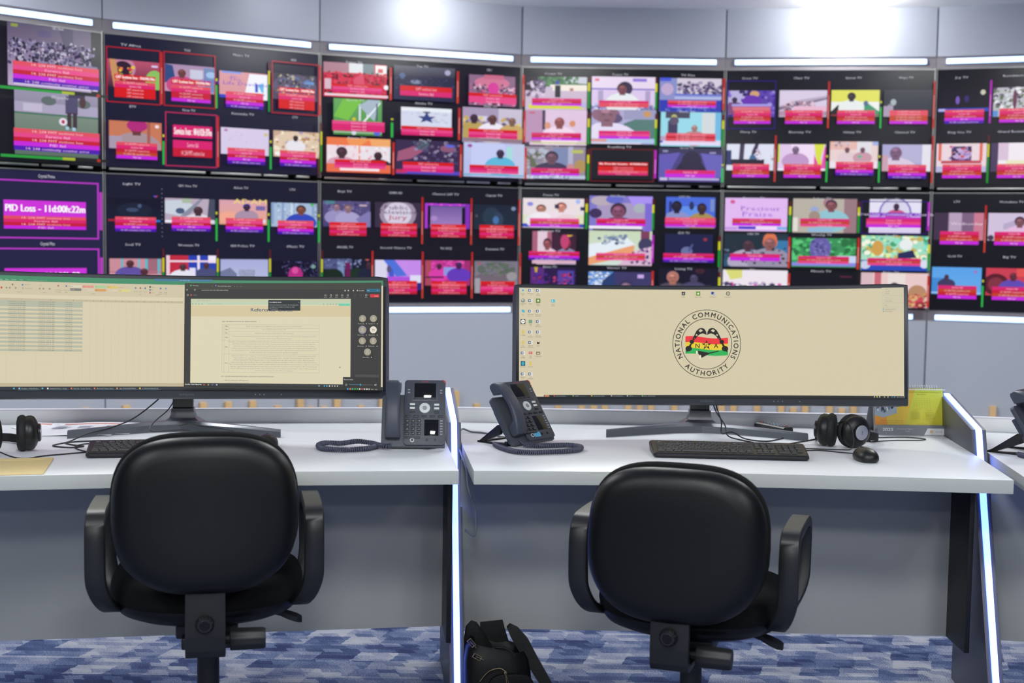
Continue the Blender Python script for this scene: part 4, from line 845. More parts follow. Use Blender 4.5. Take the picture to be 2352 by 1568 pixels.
    cv.ell(*ax(1831, 742), 2.2, 4.4, '#e8e0c8'); cv.ell(*ax(1864, 788), 2.6, 4.8, '#e8e0c8')
    # task bar
    cv.rect(1244, 909, 835, 4, '#2c2f30'); x = 1262
    cv.ell(1251, 912, 6, 2.6, '#d88868', clip=(1244, 909, 1258, 913)); cv.rect(1190.5, 909, 53.5, 4, '#d8ceb2')
    for n_, x, c in (('Acut Technology', 1268, '#d84838'), ('CRASH2', 1312, '#88a868'), ('Google Chrome Help', 1355, '#d8a838'), ('Google Earth Pro', 1401, '#b0b0b0'), ('CapCut', 1438, '#c8b8b0'), ('Book1 - Excel (Preview)', 1473, '#68b868')):
        cv.rect(x-1.5, 910, 3, 2.4, c); cv.text(n_, x+4, 912.2, 1.7, '#a8aaa8', 'l', min(26, len(n_)*1.4)); cv.rect(x-2, 912.6, 32, .4, '#58788c')
    for x, c in ((2012, '#c8c8c8'), (2018, '#d8d848'), (2024, '#d8d8d8'), (2035, '#c8b868'), (2043, '#c0c0c0'), (2052, '#3888c8'), (2058, '#48a8d8')): cv.rect(x-1.4, 910, 2.8, 2.4, c)
    cv.text('ENG 14:22', 2063, 912.3, 1.8, '#c8c8c8', 'l', 14)

def lm(x, y):
    """left monitor: photo pixels on its slightly turned screen to screen metres"""
    t = (880 - x)/880; u = MW - 20*math.log(1 + 44*t/759)*1.0 if t > -.02 else MW
    yt = 627.5 + (640-627.5)*x/880 + 3.2*math.sin(PI*min(max(x/880, 0), 1)); yb = 905 + (899.5-905)*x/880 + 1.2*math.sin(PI*min(max(x/880, 0), 1))
    return (u, (y-yt)/(yb-yt)*MH)
def z1_(x, y): return (x/5.059, 620 + y/5.059)
def z2_(x, y): return (410 + x/4.8, 620 + y/4.8)
def draw_left(cv):
    cv.rect(0, 0, MW, MH, '#d7ccae')
    cv.X = lm
    def R1(x, y, w_, h, c): a = z1_(x, y); cv.rect(a[0], a[1], w_/5.059, h/5.059, c)
    def R2(x, y, w_, h, c): a = z2_(x, y); cv.rect(a[0], a[1], w_/4.8, h/4.8, c)
    U = lambda u, v: (u, v)
    # green title bar and ribbon, drawn in screen metres so the bands stay level
    cv.X = U; k_ = MH/275
    cv.rect(0, 0, MW, 13*k_, '#4a8e6a'); cv.rect(0, 13*k_, .58, 32*k_, '#cfc3a6'); cv.rect(0, 45*k_, .58, 9*k_, '#d9cfb2'); cv.rect(0, 54*k_, .58, 5.5*k_, '#c3b79a')
    x0 = lm(418, 800)[0]
    cv.rect(0, 258*k_, x0, 8*k_, '#c0b294'); cv.rect(0, 266.5*k_, MW, 8.5*k_, '#34383c')
    uu = lambda x: lm(x, 800)[0]
    # ribbon content
    for x, n_ in ((2, 'Formulas'), (18, 'Data'), (33, 'Review'), (50, 'View'), (85, 'Tell me what you want to do')): cv.text(n_, uu(x), 11*k_, 2.6*k_, '#c8dccc' if n_[0] != 'T' else '#8cb49c', 'c', uu(x+len(n_)*1.6)-uu(x))
    for x, y, c, w_ in ((170, 22, '#d8cfb8', 26), (198, 22, '#dc9888', 26), (226, 22, '#a8cc98', 25), (254, 22, '#dcc06c', 24), (281, 22, '#cfc0a4', 25), (170, 30, '#7c7c78', 26), (198, 30, '#d4c8b0', 26), (226, 30, '#d89c60', 25), (254, 30, '#d8cbb0', 24), (281, 30, '#d8d088', 25)):
        cv.rect(uu(x-12.5), (y-3)*k_, uu(x+w_-13.5)-uu(x-12.5), 6*k_, c)
    for x, y, n_, c in ((160, 22, 'Normal', '#605848'), (188, 22, 'Bad', '#a05048'), (216, 22, 'Good', '#488848'), (244, 22, 'Neutral', '#987830'), (273, 22, 'Calculation', '#c87838'), (161, 30, 'Check Cell', '#d8d4c8'), (189, 30, 'Explanatory', '#98907c'), (216, 30, 'Input', '#805028'), (244, 30, 'Linked Cell', '#c88040'), (271, 30, 'Note', '#706430'),
                        (305, 32, 'Insert', '#706854'), (316, 32, 'Delete', '#706854'), (327, 32, 'Format', '#706854'), (345, 20, 'AutoSum', '#706854'), (342, 27, 'Fill', '#706854'), (344, 34, 'Clear', '#706854'), (362, 33, 'Sort &', '#706854'), (374, 33, 'Find &', '#706854'), (362, 37, 'Filter', '#706854'), (374, 37, 'Select', '#706854'), (131, 32, 'Conditional', '#706854'), (149, 32, 'Format as', '#706854'), (131, 37, 'Formatting', '#706854'), (149, 37, 'Table', '#706854'), (62, 21, 'Wrap Text', '#706854'), (66, 30, 'Merge & Center', '#706854'), (46, 39, 'Alignment', '#8c846c'), (101, 39, 'Number', '#8c846c'), (210, 39, 'Styles', '#8c846c'), (316, 39, 'Cells', '#8c846c'), (355, 39, 'Editing', '#8c846c'), (92, 22, 'Text', '#8c846c')):
        cv.text(n_, uu(x), (y+1)*k_, 2.1*k_, c, 'c', len(n_)*.00155)
    for x, y, c in ((305, 23, '#788c98'), (316, 23, '#a86860'), (327, 23, '#5878a0'), (338, 20, '#504c40'), (338, 27, '#5088a0'), (338, 34, '#b87060'), (362, 23, '#58789c'), (374, 23, '#7c98ac'), (131, 22, '#b86878'), (149, 22, '#5c84a8'), (6, 30, '#c83828'), (30, 22, '#8c8468'), (52, 22, '#688cb0'), (53, 30, '#b0a888'), (17, 30, '#98907c'), (24, 30, '#98907c'), (37, 30, '#98907c'), (90, 30, '#a89878'), (98, 30, '#98907c'), (112, 30, '#98907c')):
        cv.rect(uu(x-1.8), (y-2)*k_, .0045, 4*k_, c)
    # grid
    cv.rect(0, 59.5*k_, x0, .4*k_, '#a89e84')
    for k2 in range(41): cv.rect(0, (59.5+4.86*k2)*k_, x0, .3*k_, '#cbc2a8')
    cols = [17, 83, 143, 185.5, 202, 218.5, 235, 251, 267.5, 284, 300, 316.5, 333, 349, 365, 381, 397, 414]
    for c in cols: cv.rect(uu(c), 54*k_, .0004, 204*k_, '#c4baa0')
    for c, n_ in zip([50, 115, 165] + [(cols[j]+cols[j+1])/2 for j in range(3, 17)], 'CDEFGHIJKLMNOPQRS'): cv.text(n_, uu(c), 58.2*k_, 2.4*k_, '#5c5644', 'c')
    rnd = random.Random(4)
    for r_ in range(25):
        y = (60 + 4.86*r_)*k_
        if r_ % 2 == 0 or r_ == 1: cv.rect(0, y, uu(185.5), 4.86*k_, '#b4b7a2')
        for x, f in ((20, 38), (86, 37), (146, 17)):
            s_ = '%02d/%d/2023 %d:%02d:%02d AM' % (11, 6 + (r_ > 9), 1 + rnd.randrange(11), rnd.randrange(60), rnd.randrange(60)) if f > 20 else '0:%02d:%02d:%02d' % (rnd.randrange(3), rnd.randrange(60), rnd.randrange(60))
            cv.text(s_, uu(x), y+4*k_, 2.5*k_, '#6a655a', 'l', uu(x+f)-uu(x))
        if r_ < 25: cv.rect(0, y+4.86*k_, uu(185.5), .25*k_, '#c0b79c')
    for x, n_, c in ((0, '', '#888'), (35, '', '#38a8b8'), (47, 'Designer - Multi Monitor', '#88b8d8'), (98, '', '#58a8d8'), (110, 'Publication Notice - Google', '#d8d8d8'), (163, 'New Tab - Google Chrome', '#d86848'), (215, 'Microsoft Teams classic', '#d86848'), (266, 'adp SCHULZ/TMPD', '#d88848'), (318, '06. TESTIONS BOND RECORD', '#e0b860')):
        cv.rect(uu(x-2.5), 269*k_, .0045, 3.6*k_, c)
        if n_: cv.text(n_, uu(x+4), 272.4*k_, 2.5*k_, '#b8b8b4', 'l', uu(x+42)-uu(x+4)); cv.rect(uu(x-3), 274.2*k_, uu(x+47)-uu(x-3), .7*k_, '#6888a0')
    cv.rect(uu(349), 0*k_+.5*k_, uu(482)-uu(349), 5.5*k_, '#4a7c9c'); cv.text('192.168.10.28', uu(418), 4.6*k_, 2.6*k_, '#b8d4dc', 'c', .03)
    # call window on the right
    cv.X = lm
    q0 = 418
    cv.rect(q0, 646.2, 463, 252, '#45453f'); cv.rect(q0, 661, 463, 236, '#3c3c3a')
    R2(40, 192, 2208, 2, '#54544e'); 
    cv.ell(*z2_(108, 154), 2, 2, '#48b058'); cv.text('WhatsApp', *z2_(128, 161), 2.3, '#d0d0c8', 'l', 14); R2(378, 148, 16, 14, '#7878c8'); cv.text('Microsoft Teams classic', *z2_(408, 167), 2.5, '#d8d8d0', 'l', 31)
    for x, c in ((66, 154), (346, 158), (598, 162), (627, 162), (668, 162)): cv.text('x' if x > 300 else 'v', *z2_(x, c+6), 2, '#c0c0b8', 'c')
    for x in (66, 153): cv.ring(*z2_(x, 204), 1.2, 1.8, '#d0d0c8', 12)
    cv.text('teams.microsoft.com/_#/modern-calling/', *z2_(228, 213), 2.4, '#d0d0c8', 'l', 62)
    cv.ring(*z2_(74, 264), 1.5, 2.1, '#c8c8c0', 14); cv.ell(*z2_(112, 265), 1.9, 2, '#d05048'); cv.text('19:21', *z2_(138, 270), 2.2, '#b8b8b0', 'l', 7.6)
    R2(2092, 196, 156, 38, '#2c6c86'); cv.text('Relaunch to update', *z2_(2100, 220), 2.3, '#d0e4e8', 'l', 26)
    cv.text('Incognito', *z2_(2008, 220), 2.4, '#e0e0d8', 'l', 12.5)
    for x in (1848, 1886, 1943, 1990): cv.ell(*z2_(x, 214), 1.7, 1.8, '#b8b8b0')
    for x, n_ in ((1625, 'People'), (1688, 'Raise'), (1752, 'React'), (1816, 'View'), (1880, 'More'), (1964, 'Camera'), (2028, 'Mic'), (2091, 'Share')):
        c = '#c4c4bc' if x not in (1964, 2028) else '#5c5c58'
        cv.ring(*z2_(x, 268), 1.7, 2.4, c, 12); cv.text(n_, *z2_(x, 296), 1.7, c, 'c', 7)
    R2(2136, 258, 104, 36, '#d23c44'); cv.text('Leave', *z2_(2206, 283), 2.7, '#f8e8e8', 'c', 8.5)
    # shared page
    a = (110, 306); cv.rect(433, 684.4, 376, 202, '#dcd3b4'); cv.rect(433, 684.2, 376, 7, '#c8ccae'); cv.rect(433, 691.2, 376, 7.4, '#c0cfb0'); cv.rect(433, 700.5, 376, 26, '#d5c69f')
    cv.text('Reference Guide - National C', *z2_(178, 332), 2.3, '#8c9080', 'l', 33); cv.text('nca.org.gh/reference-guide/', *z2_(298, 372), 2.1, '#8ca498', 'l', 34)
    R2(1776, 362, 132, 26, '#78d0b0'); cv.text('Relaunch to update', *z2_(1786, 379), 1.9, '#389078', 'l', 23)
    for x in (132, 166, 201, 236, 1606, 1652, 1685, 1718, 1752): cv.ring(*z2_(x, 370), .9, 1.5, '#7c8c78', 10)
    cv.text('Reference Guide', *z2_(776, 452), 7.6, '#48587c', 'l', 100, res=4, bold=.35)
    cv.text('BASIC INFORMATION ON THE 2021 SIM REGISTRATION', *z2_(462, 575), 2.5, '#6c6c70', 'l', 80, bold=.2)
    ln = '#a8a4a0'; X0, X1 = z2_(462, 0)[0], z2_(1560, 0)[0]; ys = [605, 643, 682, 722, 783, 943, 1152]; yy = [z2_(0, y)[1] for y in ys]
    for y in yy: cv.rect(X0, y, X1-X0, .4, ln)
    for x in (462, 484, 540, 1558): cv.rect(z2_(x, 0)[0], yy[0], .4, yy[-1]-yy[0], ln)
    rows = [['All SIM Cards in Ghana are to be re-registered or risk being removed from the communications network'], ['This is taking place from 1st October, 2021'], ['Being done across the entire country and will be rolled out in phases'],
            ['To develop and build a SIM database with integrity, boosting confidence and security for the use of services dependent on the communications network to', 'curb fraudulent activities/to Secure SIM Card based transactions'],
            ['This affects every existing and potential SIM user and they will require all existing and potential SIM users to have their IDs as listed below to register their', 'SIMs. SIM User ID Required: Ghanaian Citizens. Anyone who resides in Ghana and currently using a SIM card or who intends to use a SIM Card Ghana Card', 'Ghanaian Businesses: Any Business operating in Ghana and using SIM Cards and new Businesses intending to own and use SIM cards in future. Business', 'Certificates of Incorporation & Ghana Card/Non-Citizens National ID Card of Director(s) and/or Shareholder(s) of the company. Foreigners Resident in Ghana', 'Non-Citizen National ID Card or Ghana Card for Foreign Nationals On a short visit less than 90 days (ECOWAS nationals and other nationals) Passport or', 'ECOWAS Card Want to roam on a Ghanaian network with a foreign SIM Card: Non-applicable'],
            ['Existing SIMs: USSD for Stage 1 - Required to send the following details from their Ghana Card to Short Code 404: First name and Surname, Date of Birth', 'Ghana Card PIN, Sex (as is captured on the Ghana Card)/SIM Registration App for Stage 2 - Capturing of Ghana Card and Biometric information. New', 'SIMs/New & Existing MVNO SIMs: SIM Registration App to send the following details from their Ghana Card to Short Code 404( *404#). First name and', 'Surname, Date of Birth, Ghana Card PIN, Sex. App to also capture Ghana Card and Biometric information. The MNO will confirm the details and forward to the', 'NIA for verification. NIA will inform the MNOs on positive or negative verification results who will in turn inform subscribers accordingly. Cost - Free for all', 'Subscribers. New Subscribers will only be required to pay for the cost of the SIM Cards and not for the cost of the Registration. SIM Ownership Individuals', 'Limit of 10 SIM Cards across all networks Foreigners - Limit of 3 SIM Cards across all networks for Visiting Foreigners - Limit of 10 SIM Cards across all', 'networks for Resident Foreigners No Limit on SIM Cards for Businesses']]
    for k2, (rw, nm) in enumerate(zip(rows, ('What', 'When', 'Where', 'Why', 'Who', 'How'))):
        y0, y1 = yy[k2], yy[k2+1]; n = len(rw); st_ = (y1-y0)/(n+.15) if n > 1 else 0; cy = (y0+y1)/2
        cv.text(nm, z2_(512, 0)[0], cy+1.1, 2.4, '#6c6c70', 'c', 7, bold=.2); cv.text(str(k2+1), z2_(473, 0)[0], cy+1.1, 2.2, '#8c8a84', 'c')
        for j, l_ in enumerate(rw): cv.text(l_, z2_(1049, 0)[0], cy + (j-(n-1)/2)*5.03 + 1.1, 2.35, '#8c8c8c', 'c', len(l_)*1.315)
    cv.text('KEY CONCERN AREAS/FREQUENTLY ASKED QUESTIONS FOR SIM REGISTRATION 2021', *z2_(457, 1206), 2.5, '#6c6c70', 'l', 124, bold=.2)
    cv.text('1. Why the need/benefit for SIM Registration?', *z2_(482, 1251), 2.3, '#74747a', 'l', 59, bold=.15); cv.text('1. Secure your SIM and stay connected', *z2_(518, 1275), 2.1, '#8c8c8c', 'l', 52)
    cv.rect(614.5, 687, 76, 25.5, '#34383a'); cv.text('Recording has started.', *z2_(996, 352), 2.4, '#e8e8e4', 'l', 28, bold=.25)
    for k2, s_ in enumerate(('Started by Richmond Laryea. By attending this', 'meeting, you consent to being recorded.', 'Privacy policy')): cv.text(s_, *z2_(996, 384+k2*23), 2.35, '#c0c4c0', 'l', (68, 60, 20)[k2])
    cv.text('x', *z2_(1326, 352), 2.6, '#c0c4c0', 'c')
    cv.ring(*z2_(1800, 1086), 1, 1.8, '#605c50', 10)
    for x, y, n_ in ((2056, 533, 'Yvonne (Al..'), (2181, 533, 'Rosalina O..'), (2056, 660, 'Beatrice Koma ..'), (2181, 660, 'Maxwell (G..'), (2056, 785, 'Anna Josep..'), (2181, 785, 'Richmond ..'), (2117, 910, 'Justice App..')):
        c = z2_(x, y)
        if (x, y) == (2056, 660): cv.ell(*c, 9.6, 9.6, '#8884a8', 28)
        cv.ell(*c, 8.4, 8.3, '#a09a88' if n_[0] != 'M' else '#e4dccc', 28)
        if n_[0] == 'M': cv.text('M', c[0], c[1]+2.6, 5.2, '#6c665c', 'c', res=4)
        else: cv.ring(c[0], c[1]-1.8, 1.7, 2.4, '#d8d2c0', 16); cv.ring(c[0], c[1]+3.2, 2.6, 3.3, '#d8d2c0', 20, ky=.55)
        cv.text(n_, c[0]-11.2, c[1]+13.3, 2.3, '#d8d8d0', 'l', 16); cv.ell(c[0]+9.2, c[1]+12.3, .8, 1.3, '#e0e0d8')
    cv.rect(410+1980/4.8, 862.5, 56, 6.6, '#4c4c4a'); cv.rect(793, 869, 86.5, 29, '#363634')
    cv.text('Remote Audio', *z2_(1850, 1229), 2.8, '#e0e0d8', 'l', 22.5); cv.ring(*z2_(1876, 1281), 1.6, 2.2, '#c8c8c0', 12); cv.rect(*z2_(1912, 1278), 27, .7, '#48a0c8'); cv.rect(*z2_(2042, 1279), 28, .5, '#8c8c88'); cv.rect(*z2_(2037, 1268), 2, 5, '#38a8e0'); cv.text('49', *z2_(2211, 1289), 4, '#e0e0dc', 'c')
    cv.rect(432, 886.3, 361, 6.4, '#3a3c3c')
    cv.text('Rosalina Opuni Agyepong', *z2_(55, 1299), 2.5, '#e8e8e4', 'l', 38, bold=.25)
    for x, c in ((268, '#c05040'), (316, '#a08868'), (362, '#7858a0'), (410, '#a8b8c8'), (1568, '#88b0b8'), (1628, '#48a0c8'), (1657, '#58a8c8'), (1687, '#d0d0d0'), (1718, '#a8a8a8'), (1748, '#a8a8a8'), (1778, '#a8a8a8')):
        cv.ell(*z2_(x, 1298), 1.8, 1.9, c)
    for x, c in ((1897, '#38a0d8'), (1924, '#d87848'), (1951, '#58a888'), (1979, '#38b048'), (2006, '#38a048'), (2033, '#c8c8c0'), (2061, '#c85858'), (2088, '#c0c0b8'), (2116, '#d8d8d0'), (2143, '#a8a8a0')):
        cv.rect(*z2_(x-9, 1320), 3.5, 3.7, c)
    cv.text('ENG', *z2_(2178, 1336), 2.6, '#d0d0c8', 'c', 6); cv.text('14:22', *z2_(2220, 1336), 2.6, '#d0d0c8', 'c', 7)
R_ = math.radians
monitor('wide curved monitor on the middle desk, showing a round seal on beige', (.623, 4.208, 1.0395), (R_(-5.7), R_(-.9), R_(-1.9)), R_(-1.9), (.628, 4.345), draw_right, -.002, 1.03)
monitor('wide curved monitor on the left desk, showing a spreadsheet and a call window', (-.979, 3.965, 1.059), (R_(-5.7), R_(.35), R_(10.6)), R_(7.5), (-1.052, 4.20), draw_left, .0)
# ------------------------------------------------------------------ task chairs
def sup(n, ex, hx, hz, shape=None):
    """rounded outline, superellipse with its own exponent above and below"""
    out = []
    for k_ in range(n):
        a = 2*PI*k_/n; c, s_ = math.cos(a), math.sin(a); e = ex[0] if s_ > 0 else ex[1]
        x = math.copysign(abs(c)**(2/e), c)*hx; z = math.copysign(abs(s_)**(2/e), s_)*hz
        if shape: x *= shape(z/hz)
        out.append((x, z))
    return out
def chair(label, loc, rot, dzb, dz, lean):
    t = thing('office_chair', label, 'chair', loc, rot, 'black task chairs')
    B = Matrix.Translation((0, -.262, .70+dzb)) @ Matrix.Rotation(lean, 4, 'X')
    N_ = 56; shp = lambda v: 1 - .05*max(0, v)**2.2 - .085*max(0, -v)**2
    def bow(x, z): return .42*x*x - .12*z*z
    q = MB(); q.T = B; rs = []
    for f, y in ((.97, .012), (1, .004), (1, -.001), (.985, -.009), (.965, -.016), (.935, -.0235), (.90, -.0295), (.86, -.034), (.81, -.0372), (.74, -.039), (.5, -.040), (.25, -.0405), (.05, -.0406)):
        hx, hz = .2145-(1-f)*.19, .183-(1-f)*.19 if f > .7 else .183*f
        if f <= .7: hx = .2145*f
        rs.append([(x, y + bow(x, z), z) for x, z in sup(N_, (3.3, 2.8), hx, hz, shp)])
    q.rings(rs); q.out('back_shell', 'chair_shell', t, sharp=1.2)
    q = MB(); q.T = B @ Matrix.Translation((-.001, 0, .004)); rs = []
    for f, y in ((.4, .0), (.96, .008), (.99, .016), (1.01, .028), (1.01, .044), (.985, .058), (.93, .066), (.7, .07), (.3, .068), (.03, .066)):
        rs.append([(x, y + .7*bow(x, z), z) for x, z in sup(N_, (3.2, 2.7), .2165*f, .188*f, shp)])
    q.rings(rs); q.out('back_cushion', 'fabric_black', t, sharp=1.2)
    # seat
    sz = .455+dz
    q = MB(); rs = []
    for f, z in ((.5, 0), (.93, .002), (.985, .010), (1, .028), (.995, .046), (.96, .062), (.88, .072), (.7, .078), (.35, .078), (.03, .078)):
        rs.append([(x, y+.03, z + sz + .10*abs(x)**2 - .25*max(0, y-.08)**2) for x, y in sup(N_, (2.9, 2.6), .238*f, .235*f)])
    q.rings(rs); q.out('seat_cushion', 'fabric_black', t, sharp=1.2)
    q = MB(); rs = []
    for f, z in ((.03, -.036), (.5, -.036), (.8, -.03), (.93, -.016), (.985, .002), (.99, .014), (.96, .016)):
        rs.append([(x, y+.03, z + sz + .10*abs(x)**2) for x, y in sup(N_, (2.9, 2.6), .238*f, .235*f)])
    q.rings(rs); q.out('seat_pan', 'chair_shell', t, sharp=1.2)
    # loop armrests
    for s_ in (-1, 1):
        path = [(-.158, .232), (-.170, .195), (-.170, .12), (-.162, .075), (-.138, .032), (-.08, .006), (.01, .002), (.065, .024), (.095, .075), (.112, .13), (.118, .185), (.112, .222), (.085, .243), (.0, .249), (-.09, .249), (-.138, .246)]
        P = smooth_path([(0, y, z) for y, z in path] + [(0,) + path[0]], 4)[:-1]
        q = MB(); rs = []; n = len(P)
        for i_, p in enumerate(P):
            d = (P[(i_+1) % n] - P[i_-1]).normalized(); nr = Vector((0, d.z, -d.y)); z = p.z
            hw = .024 - .003*max(0, min(1, (0-z)/.06)); th = .0085 + .005*max(0, min(1, (z-.2)/.05))
            inn = -s_*.050*max(0, min(1.2, (.11-z)/.12))**2
            c = Vector((s_*.257 + inn, p.y, z + .45 + dz))
            r8 = [(-hw, -th*.6), (-hw*.86, -th), (hw*.86, -th), (hw, -th*.6), (hw, th*.6), (hw*.86, th), (-hw*.86, th), (-hw, th*.6)]
            rs.append([c + Vector((a, 0, 0)) + nr*b_ for a, b_ in r8])
        q.rings(rs, closed=True); ar = q.out('armrest', 'arm_plastic', t, sharp=.9)
        q = MB(); q.tube([(s_*.205, -.04, .455+dz), (s_*.16, -.04, .455+dz)], .012, 10); q.out('bolt', 'black_plastic', ar)
    # back bracket: wide flat bar with a curled foot
    q = MB(); pr = [(-.262, .60), (-.288, .58), (-.296, .44), (-.294, .402), (-.284, .386), (-.264, .380), (-.10, .380), (-.10, .394), (-.255, .396), (-.272, .406), (-.277, .44), (-.27, .58)]
    q.prism([(y, z+dz) for y, z in pr], -.046, .046, axis='x', bev=.003); q.out('back_bracket', 'black_plastic', t)
    q = MB(); q.lathe([(0, -.312), (.017, -.312), (.019, -.309), (.0215, -.305), (.0225, -.300), (.0225, -.2965)], 48, 'y', c=(-.001, 0, .470+dz), flute=.09, nf=12)
    k_ = q.out('adjusting_knob', 'black_plastic', t)
    q = MB(); q.lathe([(.0, -.3128), (.011, -.3128), (.0125, -.3115), (.0125, -.311)], 24, 'y', c=(-.001, 0, .470+dz)); q.out('knob_cap', 'chair_shell', k_)
    q = MB(); q.lathe([(.010, .04), (.013, .052), (.0255, .053), (.0275, .056), (.0262, .130), (.024, .136), (.0, .1365)], 40, 'x', c=(.003, -.235, .413+dz), flute=.06, nf=10); q.out('tilt_handle', 'arm_dark', t, sharp=.9)
    q = MB(); q.box(-.075, -.13, .385+dz, .075, .10, .42+dz, bev=.008); q.box(-.06, -.17, .37+dz, .06, -.05, .40+dz, bev=.006); q.out('tilt_mechanism', 'black_plastic', t)
    q = MB(); q.rings([[(x, y-.02+a, z+.413+dz) for a, z in ()] or [(x, -.03+b_*w_, .412+dz-sg+h) for b_, h in ((-1, -.0065), (1, -.0065), (1, .0065), (-1, .0065))] for x, w_, sg in ((.09, .008, -.015), (.155, .008, -.010), (.18, .014, -.004), (.20, .022, .004), (.222, .022, .012), (.234, .010, .016))]); q.out('lever', 'arm_dark', t)
    q = MB(); q.lathe([(.0, .06), (.028, .06), (.028, .12), (.0275, .32+dz), (.026, .36+dz), (.02, .39+dz), (0, .39+dz)], 28); q.out('gas_column', 'black_plastic', t)
    q = MB(); q.lathe([(0, .06), (.05, .06), (.05, .10), (.04, .12), (0, .12)], 24); q.out('base_hub', 'black_plastic', t)
    for k_ in range(5):
        a = 2*PI*k_/5 + .3; q = MB(); q.T = Matrix.Rotation(a, 4, 'Z')
        q.rings([[(x, y*w_, z0), (x, -y*w_, z0), (x, -y*w_*.7, z1), (x, y*w_*.7, z1)] for x, w_, y, z0, z1 in ((.03, .03, 1, .062, .11), (.15, .025, 1, .062, .095), (.29, .018, 1, .06, .08))])
        lg = q.out('leg', 'black_plastic', t, sharp=.5)
        q = MB(); q.T = Matrix.Rotation(a, 4, 'Z') @ Matrix.Translation((.285, 0, .025)) @ Matrix.Rotation(.6, 4, 'Z')
        for yy in (-.022, .006): q.lathe([(.0, yy), (.022, yy), (.025, yy+.004), (.025, yy+.012), (.022, yy+.016), (0, yy+.016)], 20, 'y')
        q.tube([(0, 0, .0), (0, 0, .04)], .006, 8); q.out('caster', 'black_plastic', lg)
    return t
chair('black task chair facing the left desk, backrest in front of the spreadsheet monitor', (-.762, 3.292, 0), .205, .006, -.012, -.10)
chair('black task chair facing the middle desk, set lower, turned to the right', (.470, 3.302, 0), -.32, -.054, -.032, -.09)

# ------------------------------------------------------------------ desk telephones
def rbox(w_, h, d, bev=.001, mt='phone_key'):
    q = MB(); q.box(-w_/2, -h/2, 0, w_/2, h/2, d, bev=bev); o = q.out('tmp', mt); me = o.data; bpy.data.objects.remove(o); return me
def coil(q, pts, rc, rw, pitch_, n=9):
    """helix of radius rc and wire radius rw wound along a path"""
    P = smooth_path(pts, 14); L = [0]
    for a, b_ in zip(P, P[1:]): L.append(L[-1] + (b_-a).length)
    turns = int(L[-1]/pitch_); N_ = turns*n; up = Vector((0, 0, 1)); out = []; j = 0
    for i in range(N_+1):
        s_ = L[-1]*i/N_
        while j < len(L)-2 and L[j+1] < s_: j += 1
        f = (s_-L[j])/max(1e-6, L[j+1]-L[j]); p = P[j].lerp(P[j+1], f); d = (P[j+1]-P[j]).normalized()
        sd = d.cross(up).normalized(); u2 = sd.cross(d); a = 2*PI*i/n
        out.append(p + sd*rc*math.cos(a) + u2*rc*math.sin(a))
    q.tube(out, rw, 5)
